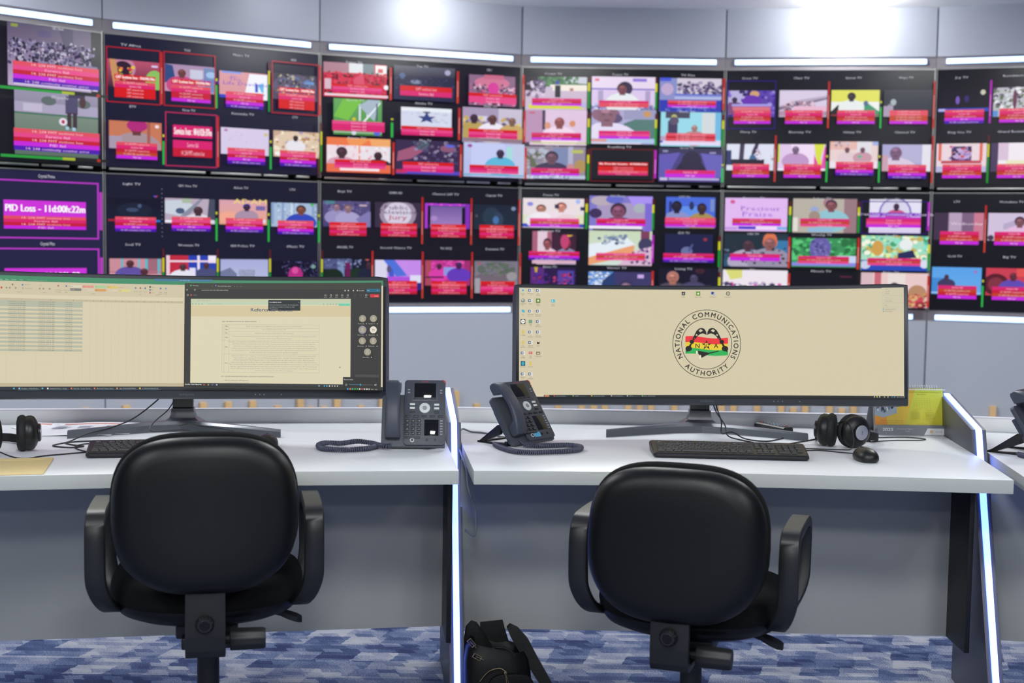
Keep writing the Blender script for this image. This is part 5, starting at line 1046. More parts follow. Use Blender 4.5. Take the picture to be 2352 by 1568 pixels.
def phone(label, loc, rot, group, sticker=False, tilt=63):
    t = thing('desk_phone', label, 'telephone', loc, rot, group)
    TILT = R_(tilt); ct, st = math.cos(TILT), math.sin(TILT)
    # face frame: a right, b up along the tilted face, c out of the face towards the user
    F = Matrix.Translation((0, 0, .004)) @ Matrix(((1, 0, 0, 0), (0, ct, -st, 0), (0, st, ct, 0), (0, 0, 0, 1))) @ Matrix.Translation((-.0935, 0, .014))
    pk = lambda x, y: ((x-930)/4124, (1005-y)/3952)
    q = MB(); q.T = F
    q.prism([(0, .012), (.01, 0), (.187, 0), (.187, .19), (.18, .2), (.066, .2), (.066, .163), (.008, .163), (0, .155)], -.014, 0, bev=.003, axis='z'); q.out('cradle_base', 'phone_body', t)
    def rr(x0, y0, x1, y1, r_, n=5):
        out = []
        for cx, cy, a0 in ((x1-r_, y0+r_, -PI/2), (x1-r_, y1-r_, 0), (x0+r_, y1-r_, PI/2), (x0+r_, y0+r_, PI)):
            for k_ in range(n): a = a0 + PI/2*k_/(n-1); out.append((cx+r_*math.cos(a), cy+r_*math.sin(a)))
        return out
    q = MB(); q.T = F; q.prism(rr(.0655, .004, .187, .207, .010), -.010, .008, bev=.0015); fp = q.out('faceplate', 'phone_body', t)
    q = MB(); q.T = F; q.prism([(.1765, .2072), (.187, .2072-.0105), (.1874, .196), (.1874, .2025), (.1815, .2075)], -.004, .0083); q.out('message_light', 'red_mark', t)
    q = MB(); q.T = F; q.prism(rr(.0870, .1395, .1655, .1985, .003), .0078, .0092, bev=.0004); q.out('screen_bezel', 'phone_handset', t)
    for nm, (x0, y0, x1, y1) in (('main_screen', (1327, 235, 1578, 404)), ('side_screen', (1455, 686, 1615, 870))):
        a0, b1 = pk(x0, y0); a1, b0 = pk(x1, y1); c0 = .0094 if nm[0] == 'm' else .0084
        q = MB(); q.T = F; q.box(a0-.0015, b0-.0015, .006, a1+.0015, b1+.0015, c0-.0001, bev=.0003); q.out(nm, 'glass_dark', t)
    cv = Canvas(lambda u, v, l: tuple(F @ Vector((u, v, .0083+l))))
    cv.X = lambda x, y: (x, -y)
    cv.mp = lambda u, v, l: tuple(F @ Vector((u, v, .0081+l)))
    a, b_ = pk(1453, 214); cv.text('AVAYA', a, -b_, .0030, '#c83840', 'c', .022, res=4, bold=.0003)
    a, b_ = pk(1658, 956); cv.rect(a-.003, -b_, .006, .0009, '#15161a')
    cv.out('lettering', 'print', t)
    T3 = lambda x, y, c=.008: F @ Matrix.Translation((*pk(x, y), c))
    def put(nm, me, x, y, c=.008):
        o = bpy.data.objects.new(nm, me); COL.objects.link(o); o.parent = t; o.matrix_local = T3(x, y, c); return o
    for k_ in range(4): put('soft_key', PM['soft'], 1341+k_*71.5, 427, .0082)
    for x, y in ((1253, 312), (1253, 346), (1647, 317), (1647, 350)): put('line_key', PM['line'], x, y)
    for k_ in range(6): put('line_key', PM['line'], 1655, 695+k_*33)
    for x, y in ((1300, 493), (1300, 540), (1595, 497), (1595, 543)): put('menu_key', PM['white'], x, y)
    for x, y in ((1299, 587), (1594, 590)): put('menu_key', PM['dark'], x, y)
    for k_ in range(5): put('function_key', PM['func'], 1247+k_*99, 641)
    for r_ in range(4):
        for c in range(3): put('number_key', PM['num%d%d' % (r_, c)], 1240+c*71, 696+r_*52)
    for x, y in ((1482, 927), (1580, 927)): put('arrow_key', PM['arrow'], x, y)
    put('volume_key', PM['vol'], 1307, 902)
    q = MB(); q.lathe([(.0145, 0), (.0162, .0005), (.0152, .0025), (.0145, .0028), (.0072, .0030), (.0068, .0024), (0, .0024)], 40); ng = q.out('navigation_ring', 'phone_white', t); ng.matrix_local = T3(1450, 538)
    q = MB(); q.lathe([(.0068, .0), (.0066, .0029), (.0, .0031)], 28); o = q.out('ok_key', 'phone_grey', ng); 
    q = MB(); q.lathe([(.0, .0), (.0064, 0), (.0060, .0018), (.0046, .002), (.0044, .0012), (0, .0012)], 28); o = q.out('speaker_key', 'phone_white', t); o.matrix_local = T3(1305, 932)
    q = MB(); q.lathe([(0, .0012), (.0040, .0012), (.0038, .0018), (0, .0019)], 20); o2 = q.out('speaker_key_centre', 'phone_key', o)
    if sticker:
        cv = Canvas(lambda u, v, l: tuple(F @ Vector((*pk(u, v), .0095+l)))); cv.rect(1332, 900, 112, 62, '#5cb0d8'); cv.text('8N EBRY18', 1388, 925, 12, '#3c88b4', 'c', 92); cv.text('AUT 4512', 1388, 950, 12, '#3c88b4', 'c', 80); cv.out('blue_sticker', 'print', t)
    # handset: arch with thick ends
    q = MB(); q.T = F; rs = []; n = 22
    for k_ in range(n+1):
        f = k_/n; b_ = .022 + .178*f; arch = math.sin(PI*f); outer = .027 + .026*arch**.8; end = 1 - min(1, min(f, 1-f)/.24); end = max(0, end)**.6
        inner = outer - .0155 - .010*end; hw = .0232 - .003*arch; r_ = .004
        if k_ in (0, n): outer -= .004; inner += .003; hw -= .003
        if 0 < k_ < n and (f < .22 or f > .78): inner = .0015 + (.0 if f < .22 else .0)
        cx = .0335
        rs.append([(cx-hw, b_, inner+r_*.6), (cx-hw+r_, b_, inner), (cx+hw-r_, b_, inner), (cx+hw, b_, inner+r_*.6), (cx+hw, b_, outer-r_), (cx+hw-r_, b_, outer-.0008), (cx+hw-r_*2.2, b_, outer), (cx-hw+r_*2.2, b_, outer), (cx-hw+r_, b_, outer-.0008), (cx-hw, b_, outer-r_)])
    q.rings(rs); q.out('handset', 'phone_handset', t, sharp=.6)
    # folding stand behind
    q = MB(); q.T = F; q.prism([(.02, .05), (.165, .05), (.165, .13), (.02, .13)], -.034, -.012, bev=.003); q.out('rear_housing', 'phone_handset', t)
    q = MB()
    for x in (-.075, .055):
        top = F @ Vector((0, .075, -.03)); q.prism([(top.y-.004, top.z+.006), (top.y+.014, top.z+.006), (.157, 0), (.139, 0), (top.y+.004, top.z-.022)], x, x+.012, axis='x', bev=.001)
        q.prism([(.035, .010), (.139, .004), (.145, .0), (.03, .0)], x, x+.012, axis='x')
    q.box(-.075, .143, 0, .067, .157, .005); q.box(-.075, .03, 0, .067, .04, .014); q.out('stand', 'black_plastic', t, sharp=.3)
    return t, F
PM = {'soft': rbox(.0166, .0052, .0016), 'line': rbox(.0072, .0042, .0014, .0006, 'phone_grey'), 'white': rbox(.0152, .0066, .0026, .0012, 'phone_white'), 'dark': rbox(.0150, .0052, .0026, .0012),
      'func': rbox(.0160, .0054, .0026, .0012), 'arrow': rbox(.0062, .0060, .0022, .0008), 'vol': rbox(.046, .0050, .0022, .0010)}
def numkey(ch):
    q = MB(); q.box(-.0060, -.0042, 0, .0060, .0042, .0034, bev=.0012)
    g = GLY[(1, ch)]; k_ = .0030/CAPH; xs = [a for a, _ in g[0]]; mx_ = (min(xs)+max(xs))/2; vs = [q.v(((a-mx_)*k_+.0016, b_*k_-.0012, .00355)) for a, b_ in g[0]]
    for f in g[1]: q.face([vs[i] for i in f], 1)
    o = q.out('tmp', ['phone_key', 'print_white']); me = o.data; bpy.data.objects.remove(o); return me
for r_ in range(4):
    for c in range(3): PM['num%d%d' % (r_, c)] = numkey(['123', '456', '789', '.0#'][r_][c])
GP = 'grey desk telephones with a colour screen'
t1, F1 = phone('grey desk phone facing the camera, at the right end of the left desk', (-.286, 3.838, DZ), .045, GP)
def cord(t, pts, s0):
    q = MB(); coil(q, pts, .0058, .0025, .0054); q.out('coiled_cord', 'cord_grey', t, sharp=None)
    q = MB(); q.tube(smooth_path(s0, 6), .0022, 6); q.out('cord_end', 'cord_grey', t, sharp=None)
z_ = .0088
cord(t1, [(-.066, -.008, z_+.004), (-.080, -.014, z_+.003), (-.10, .004, z_+.004), (-.125, .03, z_+.006), (-.165, .032, z_+.010), (-.215, .058, z_), (-.258, .066, z_), (-.278, .02, z_), (-.258, -.045, z_), (-.20, -.064, z_), (-.14, -.042, z_), (-.112, .0, z_), (-.104, .03, z_)],
     [(-.060, .002, .028), (-.062, -.006, .02), (-.066, -.008, z_+.004)])
t2, F2 = phone('grey desk phone with a blue sticker, left end of the middle desk', (.0630, 3.958, DZ), .80, GP, sticker=True, tilt=54)
cord(t2, [(-.108, .05, z_), (-.139, -.01, z_), (-.160, -.085, z_), (-.138, -.128, z_), (-.088, -.158, z_), (-.038, -.182, z_), (.015, -.180, z_), (.052, -.150, z_), (.045, -.105, z_), (.001, -.076, z_), (-.035, -.050, z_), (-.055, -.022, z_+.002)],
     [(-.060, .002, .028), (-.060, -.010, .02), (-.055, -.022, z_+.002)])
t3, F3 = phone('grey desk phone cut off by the right edge, beyond the glowing divider', (1.612, 3.92, DZ), .85, GP, tilt=57)
cord(t3, [(-.108, .05, z_), (-.139, -.01, z_), (-.160, -.085, z_), (-.128, -.128, z_), (-.07, -.14, z_), (.0, -.15, z_), (.03, -.12, z_), (.0, -.076, z_), (-.035, -.050, z_), (-.055, -.022, z_+.002)], [(-.060, .002, .028), (-.060, -.010, .02), (-.055, -.022, z_+.002)])

# ------------------------------------------------------------------ keyboards
def keyboard(label, loc, rot, group):
    t = thing('keyboard', label, 'keyboard', loc, rot, group)
    W_, D_ = .45, .155; SL_ = .05
    q = MB(); rs = []
    def outl(f, z0):
        o = []
        for cx, cy, a0 in ((W_/2-.016, -D_/2+.014, -PI/2), (W_/2-.010, D_/2-.010, 0), (-W_/2+.010, D_/2-.010, PI/2), (-W_/2+.016, -D_/2+.014, PI)):
            for k_ in range(5):
                a = a0+PI/2*k_/4; r_ = .012*f; o.append((cx + r_*math.cos(a) + math.copysign(.002*(f-1), cx), cy + r_*math.sin(a), z0 + (cy+D_/2)*SL_*2.0*(z0 > .002)))
        return o
    q.rings([outl(.9, .002), outl(1.15, .006), outl(1.1, .011), outl(.7, .0145)]); q.out('case', 'key_black', t, sharp=.5)
    q = MB(); q.box(-W_/2+.03, D_/2-.03, 0, -W_/2+.05, D_/2-.02, .011, bev=.001); q.box(W_/2-.05, D_/2-.03, 0, W_/2-.03, D_/2-.02, .011, bev=.001); q.out('feet', 'key_black', t)
    u = .0186; x0 = -W_/2+.015; ytop = D_/2-.026
    rows = [[('e', 0, 1)] + [('f', a, 1) for a in (2, 3, 4, 5, 6.5, 7.5, 8.5, 9.5, 11, 12, 13, 14)], [(c, i, 1) for i, c in enumerate('`1234567890-=')] + [('', 13, 2)], [('', 0, 1.5)] + [(c, 1.5+i, 1) for i, c in enumerate('QWERTYUIOP[]')] + [('', 13.5, 1.5)],
            [('', 0, 1.75)] + [(c, 1.75+i, 1) for i, c in enumerate("ASDFGHJKL;'")] + [('', 12.75, 2.25)], [('', 0, 2.25)] + [(c, 2.25+i, 1) for i, c in enumerate('ZXCVBNM,./')] + [('', 12.25, 2.75)],
            [('', 0, 1.25), ('', 1.25, 1.25), ('', 2.5, 1.25), ('', 3.75, 6.25), ('', 10, 1.25), ('', 11.25, 1.25), ('', 12.5, 1.25), ('', 13.75, 1.25)]]
    for r_ in range(6):
        if r_ in (0, 1, 2): rows[r_] += [('', 15.35+i, 1) for i in range(3)]
    rows[4] += [('', 16.35, 1)]; rows[5] += [('', 15.35+i, 1) for i in range(3)]
    rows[1] += [(c, 18.7+i, 1) for i, c in enumerate('#/-+')]; rows[2] += [(c, 18.7+i, 1) for i, c in enumerate('789+')]; rows[3] += [(c, 18.7+i, 1) for i, c in enumerate('456')]
    rows[4] += [(c, 18.7+i, 1) for i, c in enumerate('123')] + [('', 21.7, 1)]; rows[5] += [('0', 18.7, 2), ('.', 20.7, 1)]
    n = 0; rest = MB(); sc = (W_-.03)/(22.7*u)
    for r_, row in enumerate(rows):
        y = ytop - r_*u*1.0 - (.003 if r_ else 0); h = .0125 if r_ else .0105
        for c, x, w_ in row:
            cx = x0 + (x + w_/2)*u*sc; hw = w_*u*sc/2 - .0012
            zb = .0135 + (y+D_/2)*SL_*1.9; key = (round(w_, 2), c, r_ == 0); tgt = rest if n >= 97 else MB()
            if n < 97 and key in KM: me = KM[key]
            else:
                q = tgt; T_ = Matrix.Translation((cx, y, zb)) if n >= 97 else Matrix(); q.T = T_
                q.rings([[(sx*(hw-i_), sy*(h/2+.0018-i_)+off, z) for sx, sy in ((-1, -1), (1, -1), (1, 1), (-1, 1))] for i_, z, off in ((0, 0, 0), (.0006, .003, 0), (.0022, .0062, .0004), (.003, .0066, .0004))], smooth=False)
                g = GLY.get((1, c)) if c and c not in 'ef' else None
                if g:
                    k_ = .0052/CAPH; vs = [q.v((a*k_-hw+.0038, b_*k_-.001, .0068)) for a, b_ in g[0]]
                    for f in g[1]: q.face([vs[i] for i in f], 1)
                elif c or w_ <= 1.25:
                    vs = [q.v(p) for p in ((-hw+.004, .000, .0068), (min(hw-.005, -hw+.012), .000, .0068), (min(hw-.005, -hw+.012), .0026, .0068), (-hw+.004, .0026, .0068))]; q.face(vs, 1)
                if n < 97: o = q.out('tmp', ['key_black', 'print_white'], sharp=.4); me = o.data; bpy.data.objects.remove(o); KM[key] = me
            if n < 97: inst('key', me, t, (cx, y, zb))
            n += 1
    rest.T = Matrix(); o = rest.out('remaining_keys', ['key_black', 'print_white'], t, sharp=.4); o['kind'] = 'stuff'
    cv = Canvas(lambda a, b_, l: (a, b_, .0128 + (b_+D_/2)*SL_*1.95 + .0012+l)); cv.X = lambda a, b_: (a, -b_); cv.text('Logitech', W_/2-.032, -(D_/2-.014), .003, '#d0d4d8', 'c', .024, bold=.0002); cv.out('lettering', 'print', t)
    return t
KM = {}
keyboard('black keyboard on the middle desk in front of the round seal monitor', (.638, 3.822, DZ), -.055, 'black wired keyboards')
keyboard('black keyboard on the left desk, mostly hidden behind the left chair', (-.966, 3.712, DZ), .19, 'black wired keyboards')

# ------------------------------------------------------------------ mice
def mouse(label, loc, rot):
    t = thing('computer_mouse', label, 'mouse', loc, rot, 'black wired mice')
    q = MB(); rs = []; n = 20
    for f, z in ((.86, .001), (.98, .006), (1, .012), (.95, .020), (.82, .028), (.60, .034), (.32, .0375), (.02, .0385)):
        rs.append([(x*(1-.10*(y/.055)), y - (1-f)*.010, z) for x, y in sup(28, (2.4, 2.4), .031*f, .055*f)])
    q.rings(rs); q.out('body', 'cup_black', t, sharp=1.2)
    q = MB(); q.tube([(0, .012+.0, .0378), (0, .03, .0335), (0, .044, .024)], .0012, 6); q.out('button_seam', 'key_black', t)
    q = MB(); q.lathe([(0, -.003), (.008, -.003), (.0085, 0), (.008, .003), (0, .003)], 20, 'x', c=(0, .026, .030)); q.out('scroll_wheel', 'phone_key', t)
    return t
mouse('black mouse on the middle desk to the right of the keyboard', (1.022, 3.765, DZ), .12)
mouse('black mouse on the left desk, peeking out behind the left chair', (-.715, 3.85, DZ), .2)

# ------------------------------------------------------------------ headphones
def cup(t, pos, yaw, tilt=0, disc='disc_silver', txt=True):
    """ear cup standing on its rim; +x of its own frame is the outer side"""
    T_ = Matrix.Translation(pos) @ Matrix.Rotation(yaw, 4, 'Z') @ Matrix.Rotation(tilt, 4, 'Y')
    q = MB(); q.T = T_; q.lathe([(0, -.012), (.047, -.012), (.049, -.006), (.0495, .002), (.046, .010), (.036, .017), (.026, .021), (.0255, .027), (.0, .027)], 36, 'x'); c = q.out('ear_cup', 'cup_black', t, sharp=.8)
    q = MB(); q.T = T_; q.lathe([(.022, -.034), (.034, -.037), (.046, -.034), (.0515, -.026), (.0515, -.018), (.047, -.012), (.02, -.012)], 48, 'x', flute=.0); q.lathe([(.0, -.030), (.024, -.030), (.024, -.012), (0, -.012)], 20, 'x'); q.out('ear_pad', 'pad_black', t, sharp=.9)
    q = MB(); q.T = T_; q.lathe([(.0, .0295), (.0215, .0295), (.0228, .0285), (.0228, .026), (0, .026)], 32, 'x'); d = q.out('cap_disc', disc, c)
    cv = Canvas(lambda u, v, l: tuple(T_ @ Vector((.0297+l, v, -u)))); cv.X = lambda x, y: (x, -y); 
    cv.text('AKG', 0, .0018, .0042, '#505058', 'c', res=4, bold=.0003); cv.out('cap_lettering', 'print', d)
    return T_
def headphones(label, loc, rot, c1, c2, band):
    t = thing('headphones', label, 'headphones', loc, rot, 'black over-ear headphones')
    Ts = [cup(t, *c1), cup(t, *c2)]
    q = MB(); P = smooth_path(band, 8); rs = []
    for i, p in enumerate(P):
        d = (P[min(i+1, len(P)-1)]-P[max(i-1, 0)]).normalized(); sd = Vector((d.y, -d.x, 0)).normalized()
        rs.append([p + sd*a + Vector((0, 0, b_)) for a, b_ in ((-.003, -.012), (.003, -.012), (.0045, 0), (.003, .012), (-.003, .012), (-.0045, 0))])
    q.rings(rs); q.out('headband', 'pad_black', t, sharp=.8)
    for p in (band[0], band[-1]):
        q = MB(); q.box(p[0]-.012, p[1]-.010, p[2]-.018, p[0]+.012, p[1]+.010, p[2]+.018, bev=.004); q.out('yoke', 'cup_black', t)
    return t
hp = headphones('black headphones on the middle desk between remote control and calendar', (1.010, 4.045, DZ), 0,
    ((-.043, -.005, .051), PI-.35), ((.045, -.045, .051), -PI/2+.42), [(-.035, .03, .03), (-.045, .09, .016), (.0, .17, .014), (.08, .19, .014), (.14, .14, .014), (.14, .06, .02), (.088, -.005, .032)])
hl = headphones('black headphones near the left edge of the picture, on the left desk', (-1.378, 3.72, DZ), .12,
    ((.012, .0, .051), .22), ((-.105, -.02, .051), PI+.5), [(-.02, .03, .030), (-.03, .10, .016), (-.09, .16, .014), (-.17, .15, .014), (-.19, .07, .014), (-.15, .0, .03), (-.125, .015, .03)])

# ------------------------------------------------------------------ loose desk things
t = thing('remote_control', 'small black remote control on the middle desk behind the monitor foot', 'remote control', (.878, 4.375, DZ), .49)
q = MB(); q.rings([[(x, y, z) for x, z in ((-.021, .004), (-.019, .0), (.019, .0), (.021, .004), (.020, .015), (.014, .019), (-.014, .019), (-.020, .015))] for y in (-.075, -.06, 0, .06, .075)]); q.out('body', 'remote_black', t, sharp=.6)
for r_ in range(7):
    for c in range(3):
        q = MB(); q.box(-.013+c*.010, -.058+r_*.017, .0185, -.006+c*.010, -.050+r_*.017, .0215, bev=.0008); q.out('button', ['phone_grey', 'button_red', 'blue_sticker'][0 if (r_, c) not in ((0, 2), (6, 0), (3, 1)) else (1 if c != 1 else 2)], t)
cal = thing('desk_calendar', 'yellow and orange desk calendar marked 2023 at the back of the middle desk', 'calendar', (1.318, 4.335, DZ), .04)
W_ = .232; LN = R_(14); cs, sn = math.cos(LN), math.sin(LN)
CM = lambda u, v, l: (-W_/2 + u, -.012 + (v)*0 + (.150-v)*sn - l, (.150-v)*cs + .002)
q = MB(); q.rings([[(-W_/2-.004, -.014, .001), (W_/2+.004, -.014, .001), (W_/2+.004, -.014+.154*sn, .001+.154*cs), (-W_/2-.004, -.014+.154*sn, .001+.154*cs)], [(-W_/2-.004, -.011, .001), (W_/2+.004, -.011, .001), (W_/2+.004, -.011+.154*sn, .001+.154*cs), (-W_/2-.004, -.011+.154*sn, .001+.154*cs)]], smooth=False)
q.rings([[(-W_/2-.004, .088, .0), (W_/2+.004, .088, .0), (W_/2+.004, .0262, .150), (-W_/2-.004, .0262, .150)], [(-W_/2-.004, .090, .0), (W_/2+.004, .090, .0), (W_/2+.004, .0285, .150), (-W_/2-.004, .0285, .150)]], smooth=False)
q.box(-W_/2-.004, -.012, 0, W_/2+.004, .09, .001); q.out('easel', 'card_grey', cal, sharp=.3)
cv = Canvas(lambda u, v, l: (-W_/2 + u, -.0146 + (.152-v)*sn - l, (.152-v)*cs + .001)); cv.rect(0, 0, W_, .122, '#ffcc38', '#ffa030'); n = 12
cv.rect(.10, .0, W_-.10, .122, '#e4f04c', '#e8dc40')
for k_ in range(n):
    a = k_/n; cv.poly([(.10+.04*a, .122*(1-a)), (.10+.04*(a+1/n), .122*(1-a-1/n)), (.04, .122*(1-a-1/n)), (.04, .122*(1-a))], '#f8d040', nl=(k_ == 0))
cv.rect(0, .0, .075, .085, '#b8c8d8', '#a8c0d0'); cv.poly([(0, 0), (0, .09), (.03, .098), (.06, .088), (.078, .06), (.092, .02), (.098, 0)], '#b4c4d4')
rnd = random.Random(5)
for _ in range(46): cv.ell(.008+.055*rnd.random(), .03+.045*rnd.random(), .003, .0055, rnd.choice(['#f0f0f4', '#404c60', '#7888a0', '#2c3444', '#5868a8']), 8)
cv.text('November', .158, .021, .0045, '#90901c', 'c', .032); 
for r_ in range(6):
    for c in range(7): cv.text(str((r_*7+c) % 30+1), .131+c*.0088, .034+r_*.0065, .0028, '#a0a024', 'c')
for bx, nm in ((.118, 'October'), (.165, 'December')):
    cv.text(nm, bx+.014, .072, .003, '#a89c24', 'c', .02)
    for r_ in range(6):
        for c in range(7): cv.rect(bx+c*.0042, .077+r_*.004, .0025, .0018, '#b4a828')
cv.text('Customer Point Ghanacity', .05, .106, .0036, '#a86c18', 'c', .075); cv.text('Research and Development', .17, .117, .0036, '#a0a024', 'c', .07)
cv.rect(0, .122, W_, .030, '#787c84'); cv.text('2023', .035, .139, .0095, '#e4e4e8', 'c', .036, res=4, bold=.0006); cv.text('Consumer Rights', .092, .134, .004, '#d0d4d8', 'c', .052); cv.text('Yearly', .1, .141, .0035, '#d0d4d8', 'c', .014)
cv.poly([(.155, .152), (W_, .152), (W_, .130), (.168, .130)], '#e4e4e6'); cv.ring(.180, .1405, .0025, .0048, '#e89830', 20); cv.text('nca', .205, .143, .005, '#8c9098', 'c', .02)
cv.rect(0, 0, W_, .003, '#f0f0ec'); cv.out('page', 'print', cal)
q = MB()
for k_ in range(26):
    x = -W_/2+.008+k_*(W_-.03)/25; q.tube([(x + .0008*math.cos(a), .0235 + .0085*math.sin(a), .150+.0085*math.cos(a)) for a in [2*PI*j/12 for j in range(13)]], .0009, 5)
q.out('spiral_binding', 'wire_white', cal, sharp=None)
# papers and envelope on the left desk
t = thing('printed_papers', 'white printed sheets with a red-orange header on the left desk', 'papers', (-1.36, 4.13, DZ), .10)
rnd = random.Random(8)
for k_, (x, y, a, w_, h, head) in enumerate(((-.10, .05, .62, .20, .14, 0), (.03, .02, .04, .27, .25, 0), (-.02, .0, -.02, .285, .26, 1))):
    c_, s_ = math.cos(a), math.sin(a); z0 = .001+.0012*k_
    def mp(u, v, l, x=x, y=y, c_=c_, s_=s_, w_=w_, h=h, z0=z0, k_=k_):
        px, py = u-w_/2, h/2-v; zz = z0 + l + (.014*max(0, py/h)**2 if k_ == 2 else .006*max(0, py/h)) + .002*math.sin(px*24)
        return (x + px*c_-py*s_, y + px*s_+py*c_, zz)
    cv = Canvas(mp)
    for i in range(10):
        for j in range(6): cv.poly([(w_*i/10, h*(j+1)/6), (w_*(i+1)/10, h*(j+1)/6), (w_*(i+1)/10, h*j/6), (w_*i/10, h*j/6)], '#e4e4ec', nl=False)
    cv.L = 2
    if head:
        for i in range(10): cv.poly([(.01+(w_-.02)*i/10, .036), (.01+(w_-.02)*(i+1)/10, .036), (.01+(w_-.02)*(i+1)/10, .022), (.01+(w_-.02)*i/10, .022)], '#d8553c', nl=False)
        for i, (bx, by) in enumerate(((.07, .07), (.15, .075), (.235, .07))):
            for j in range(6): cv.rect(bx, by+j*.008, .035+.01*rnd.random(), .0022, '#8c90a4')
    else:
        for j in range(8): cv.rect(.03, .04+j*.012, .10+.05*rnd.random(), .0018, '#a4a8b8')
    sh = cv.out('sheet', 'print', t); sm = sh.modifiers.new('thickness', 'SOLIDIFY'); sm.thickness = .0004; sm.offset = -1
t = thing('envelope', 'kraft yellow envelope at the front of the left desk, cut by the left edge', 'envelope', (-1.307, 3.447, DZ), .23)
q = MB(); q.prism([(-.12, -.125), (.085, -.125), (.085+.0, .118), (-.12, .118)], .0005, .004, bev=.001); q.out('body', 'kraft', t)
q = MB(); q.prism([(-.12, .118), (.085, .118), (.06, .085), (-.10, .085)], .0041, .0049); q.out('flap', 'kraft', t)

# ------------------------------------------------------------------ cables
def cable(label, cat, pts, r_=.0022, m_='cable_black', group=None, n=8):
    P = smooth_path(pts, n); o0 = Vector(pts[0]); q = MB(); q.tube([p-o0 for p in P], r_, 7)
    o = q.out('cable', m_, None, sharp=None); o.location = o0; return tag(o, label, cat, group)
zc = DZ+.0025
cable('grey cable hanging over the edge between the two desks beside the glowing divider', 'cable', [(-.02, 4.10, zc), (-.08, 4.18, zc), (-.125, 4.20, zc+.001), (-.158, 4.19, DZ+.012), (-.158, 4.0, DZ-.01), (-.128, 3.78, .70), (-.118, 3.68, .66), (-.098, 3.68, .60), (-.094, 3.68, .55), (-.100, 3.69, .52), (-.125, 3.72, .53)], .0032, 'cable_grey')
cable('thin black monitor cable running down from behind the round seal monitor', 'cable', [(.655, 4.20, .90), (.66, 4.215, .84), (.675, 4.20, .79), (.672, 4.17, .756), (.70, 4.13, .765), (.74, 4.13, .745), (.80, 4.10, zc), (.86, 4.16, zc), (.92, 4.24, zc), (.95, 4.28, zc)])
cable('second thin black cable tied beside the neck of the round seal monitor', 'cable', [(.645, 4.21, .90), (.655, 4.22, .83), (.685, 4.19, .78), (.69, 4.15, .75), (.73, 4.11, zc), (.76, 4.05, zc), (.77, 3.95, zc)])
cable('black keyboard lead curving from the keyboard towards the headphones', 'cable', [(.80, 3.925, DZ+.012), (.82, 4.00, zc), (.90, 4.09, zc), (.97, 4.16, zc)])
cable('black mouse lead curving away behind the mouse', 'cable', [(1.018, 3.822, DZ+.010), (.98, 3.90, zc), (.93, 3.93, zc), (.87, 3.92, zc), (.80, 3.93, zc), (.80, 4.0, zc), (.88, 4.05, zc)], .0018)
cable('thin black headphone lead looping over the right ear cup of the middle desk headphones', 'cable', [(1.00, 4.01, DZ+.075), (1.02, 3.975, DZ+.085), (1.035, 3.955, DZ+.05), (1.03, 3.945, DZ+.008), (.99, 3.95, zc), (.90, 3.96, zc), (.86, 3.93, zc)], .0016)
cable('thin black cable loop lying in front of the yellow calendar', 'cable', [(1.13, 4.12, zc), (1.22, 4.16, zc), (1.30, 4.17, zc), (1.33, 4.20, zc), (1.28, 4.23, zc), (1.20, 4.22, zc), (1.12, 4.20, zc)], .0018)
cable('black monitor cable curving from the spreadsheet monitor to the papers', 'cable', [(-1.075, 4.10, .88), (-1.11, 4.10, .84), (-1.17, 4.06, .79), (-1.23, 4.03, .765), (-1.28, 3.96, .755), (-1.31, 3.88, zc), (-1.33, 3.80, zc), (-1.27, 3.77, zc), (-1.24, 3.80, zc), (-1.28, 3.82, zc), (-1.31, 3.86, zc), (-1.24, 3.90, zc), (-1.18, 3.86, zc)])
cable('black cable looped over the left arm of the spreadsheet monitor foot', 'cable', [(-1.04, 4.08, .86), (-1.06, 4.05, .82), (-1.09, 4.02, .79), (-1.10, 3.99, .77), (-1.08, 3.96, .765), (-1.02, 3.97, .768), (-.98, 4.0, .765)], .0018)
cable('thin black cable lying over the right arm of the spreadsheet monitor foot', 'cable', [(-1.02, 4.02, .775), (-.99, 4.04, .778), (-.95, 4.02, .774), (-.88, 3.99, .772), (-.84, 3.97, .768)], .0016)
cable('black headphone lead running from the left headphones across the left desk', 'cable', [(-1.485, 3.64, DZ+.07), (-1.44, 3.60, DZ+.035), (-1.38, 3.58, DZ+.01), (-1.33, 3.57, zc), (-1.29, 3.62, zc), (-1.24, 3.66, zc), (-1.17, 3.72, zc), (-1.12, 3.80, zc)], .0020)
cable('black cable looping beside the keyboard on the left desk', 'cable', [(-1.12, 3.80, zc), (-1.18, 3.86, zc), (-1.25, 3.84, zc), (-1.26, 3.78, zc), (-1.22, 3.72, zc), (-1.19, 3.70, zc), (-1.17, 3.74, zc), (-1.21, 3.80, zc), (-1.10, 3.90, zc)], .0020)

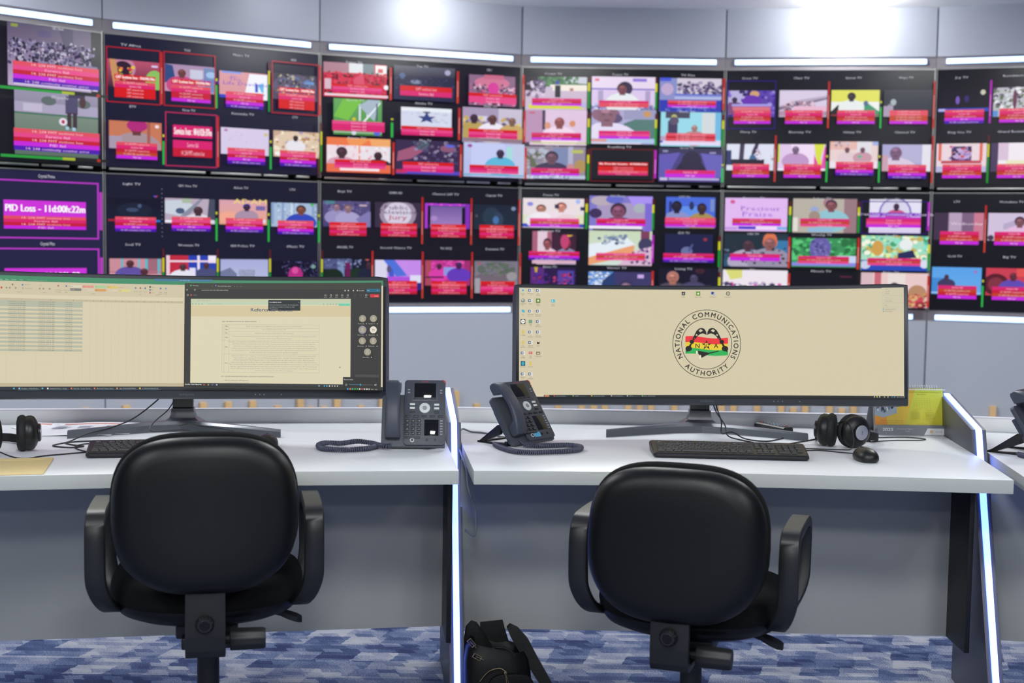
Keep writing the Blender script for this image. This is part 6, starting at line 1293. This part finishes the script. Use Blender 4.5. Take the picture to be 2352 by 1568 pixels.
# ------------------------------------------------------------------ handbag on the floor
t = thing('handbag', 'black leather handbag standing open on the carpet under the middle desk', 'bag', (-.03, 3.76, 0), .1)
q = MB(); rs = []
for f, z, dy in ((.90, .0, 0), (1.0, .02, 0), (1.03, .08, .0), (1.0, .13, .005), (.93, .165, .01), (.80, .183, .015), (.74, .180, .015), (.70, .15, .015)):
    rs.append([(x, y+dy, z + .035*(-x/.1)*(z > .12)*(.6)) for x, y in sup(36, (3.2, 3.2), .098*f, .07*f)])
q.rings(rs, cap1=True); q.out('body', ['bag_black'], t, sharp=1.)
q = MB(); pr = [(-.095, .05), (-.096, .17), (-.088, .225), (-.072, .242), (-.056, .236), (-.035, .205), (-.010, .165), (.0, .12), (0, .05)]
q.prism(pr, .052, .060, axis='y', bev=.003, smooth=True); q.out('left_flap', 'bag_black', t, sharp=.6)
q = MB(); q.prism([(-.040, .10), (-.045, .232), (.022, .238), (.028, .215), (.045, .16), (.045, .10)], .066, .074, axis='y', bev=.002); q.out('back_panel', 'bag_lining', t, sharp=.4)
q = MB(); rs = []
for x, y, z, w_, h in ((.035, .03, .232, .006, .006), (.05, .02, .218, .012, .014), (.075, .01, .185, .014, .018), (.105, -.01, .135, .012, .016), (.14, -.03, .08, .012, .014), (.168, -.04, .03, .010, .012), (.176, -.045, .008, .006, .008)):
    rs.append([(x-h*.7, y-.012, z-h), (x+h*.9, y-.012, z+h*.7), (x+h*.9, y+.012, z+h*.7), (x-h*.7, y+.012, z-h)])
q.rings(rs); q.out('hanging_strap', 'bag_black', t, sharp=.6)
q = MB(); q.tube(smooth_path([(-.04, -.02, .17), (.0, -.03, .186), (.03, -.035, .18), (.05, -.04, .165)], 6), .0035, 8); q.out('handle', 'bag_black', t)
q = MB(); q.prism(sup(30, (3, 3), .068, .058), -.082, -.066, axis='y', bev=.004, smooth=True); o = q.out('front_pocket', 'bag_black', t, sharp=.8); o.location = (.035, 0, .065)
for x, y, z, a in ((-.062, -.060, .168, .5), (-.078, -.045, .205, .9)):
    q = MB(); q.T = Matrix.Translation((x, y, z)) @ Matrix.Rotation(a, 4, 'Y')
    P4 = [(-.012, 0, -.006), (.012, 0, -.006), (.012, 0, .006), (-.012, 0, .006)]
    for i in range(4): q.tube([P4[i], P4[(i+1) % 4]], .0014, 6)
    q.tube([(-.004, -.001, 0), (.02, -.003, .002)], .0014, 6); q.out('buckle', 'gold', t)
q = MB(); q.T = Matrix.Translation((.018, -.086, .125)) @ Matrix.Rotation(-.22, 4, 'Y'); q.box(-.004, -.002, .0, .004, .002, .008, bev=.001)
q.tube([(0, 0, 0), (-.0025, 0, -.02), (-.003, 0, -.040), (.003, 0, -.040), (.0025, 0, -.02), (0, 0, 0)], .0013, 6); q.out('zip_pull', 'gold', t)
q = MB(); q.tube(smooth_path([(-.055, -.07, .10), (-.03, -.075, .13), (.0, -.078, .14), (.018, -.082, .132)], 6), .0018, 6); q.out('zip', 'gold', t)
